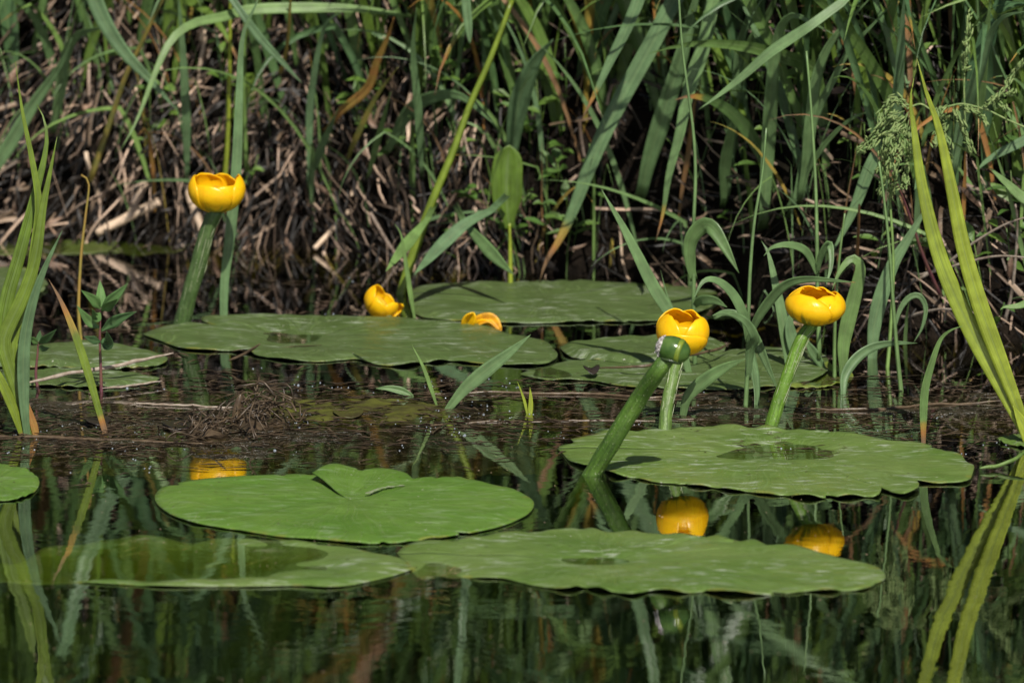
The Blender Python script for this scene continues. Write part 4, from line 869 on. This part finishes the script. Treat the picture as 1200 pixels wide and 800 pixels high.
def grass_mass(name, label, mat, count, seed, smin, smax, lmin, lmax, wmin, wmax, xr, dens, droop=(0.6, 2.4), drych=0.06):
    r = random.Random(seed); mb = MB(); made = 0; tries = 0
    while made < count and tries < count * 20:
        tries += 1
        x = r.uniform(-xr, xr); s = r.uniform(smin, smax) if smax > 0.3 else r.uniform(smin, smax)
        if r.random() > dens(x, s): continue
        y = wline(x) + s; z = ground_z(x, y); L = r.uniform(lmin, lmax) * (0.75 + 0.5 * r.random())
        az = -math.pi / 2 - 0.45 + r.gauss(0.0, 0.9); el = R(r.uniform(68, 89)); dr = r.uniform(*droop); n = 13; p = Vector((x, y, z - 0.01)); P = [p.copy()]
        kink = r.uniform(0.3, 0.8) if r.random() < 0.25 else 9
        for k in range(n):
            t = (k + .5) / n; e = el - dr * t ** 1.7 - (0.9 if t > kink else 0); e = max(e, -1.5)
            p = p + Vector((math.cos(e) * math.cos(az), math.cos(e) * math.sin(az), math.sin(e))) * (L / n); az += r.gauss(0, .05); P.append(p.copy())
        dry = 0.0; tip = 0.0
        if r.random() < drych: dry = r.choice((0.3, 0.6, 0.9, 1.0))
        elif r.random() < 0.3: tip = r.uniform(.05, .25)
        ribbon(mb, P, wmin + (wmax - wmin) * r.random() ** 1.8, face=Vector((math.cos(az + 0.6) * .4, -1, 0.35)).normalized(), yaw=r.gauss(0, .5), fold=r.uniform(.1, .6), tint=r.random(), dry=dry, tip=tip, cols=2, twist=r.gauss(0, .6))
        made += 1
    return tag(mb.build(name, mat), label, None, None, 'stuff')
mid = lambda x, s: min(1.0, (0.46 + 0.9 / (1 + math.exp(-(x + 0.10) * 14))) * (0.55 + 0.9 * (NZ(x * 7, s * 7, 21) + 0.4)))
grass_mass('bank_grass', 'dense tangle of reeds and grass growing up the bank', M['grass'], 3300, 11, 0.05, 0.50, 0.16, 0.52, 0.002, 0.019, 1.0, mid, droop=(0.5, 2.0))
grass_mass('tall_grass', 'tall broad grass on the brow of the bank', M['grass'], 620, 12, 0.30, 0.60, 0.35, 0.8, 0.004, 0.020, 1.2, lambda x, s: 0.9, droop=(0.5, 1.9))
grass_mass('shade_toned_grass', 'tall grass with shade painted into its green, on top of the bank', M['grass_shaded'], 2300, 14, 0.50, 1.30, 0.5, 0.95, 0.004, 0.014, 1.3, lambda x, s: 0.9, droop=(0.4, 1.5), drych=0.02)
grass_mass('fine_grass', 'fine young grass blades at the foot of the bank', M['reed'], 1100, 13, -0.01, 0.32, 0.05, 0.26, 0.0012, 0.006, 0.8, lambda x, s: mid(x, s) * 0.9, droop=(0.3, 1.8), drych=0.2)

def weed_mass(name, label, count, seed):
    r = random.Random(seed); mb = MB()
    for k in range(count):
        cx = r.choice((-0.10, -0.06, -0.02, 0.03, -0.30, 0.22, 0.4)) + r.gauss(0, .035); y = wline(cx) + abs(r.gauss(0.10, 0.09)); p = Vector((cx, y, ground_z(cx, y))); a = r.uniform(0, 6.28); h = r.uniform(.02, .09)
        top = p + Vector((r.gauss(0, .012), -0.02 + r.gauss(0, .012), h)); tube(mb, [p, (p + top) / 2 + Vector((.003, 0, 0)), top], 0.0005, 4, tint=r.random())
        for q in range(r.randint(2, 5)):
            b = p.lerp(top, r.uniform(.4, 1)); d = Vector((math.cos(a + q * 2.2), math.sin(a + q * 2.2) * .6 - .3, r.uniform(-.3, .5))).normalized() * r.uniform(.010, .026)
            ribbon(mb, spline([b, b + d * .5 + Vector((0, 0, .002)), b + d], 5), r.uniform(.004, .010), face=Vector((r.gauss(0, .4), -.6, 1)).normalized(), cols=2, fold=.3, tint=r.random(), prof=lambda t: leaf_profile(t, .2, .4, 1.8))
    return tag(mb.build(name, M['bankweed']), label, None, None, 'stuff')
weed_mass('bank_weeds', 'small leafy weeds sprouting among the grass of the bank', 170, 31)
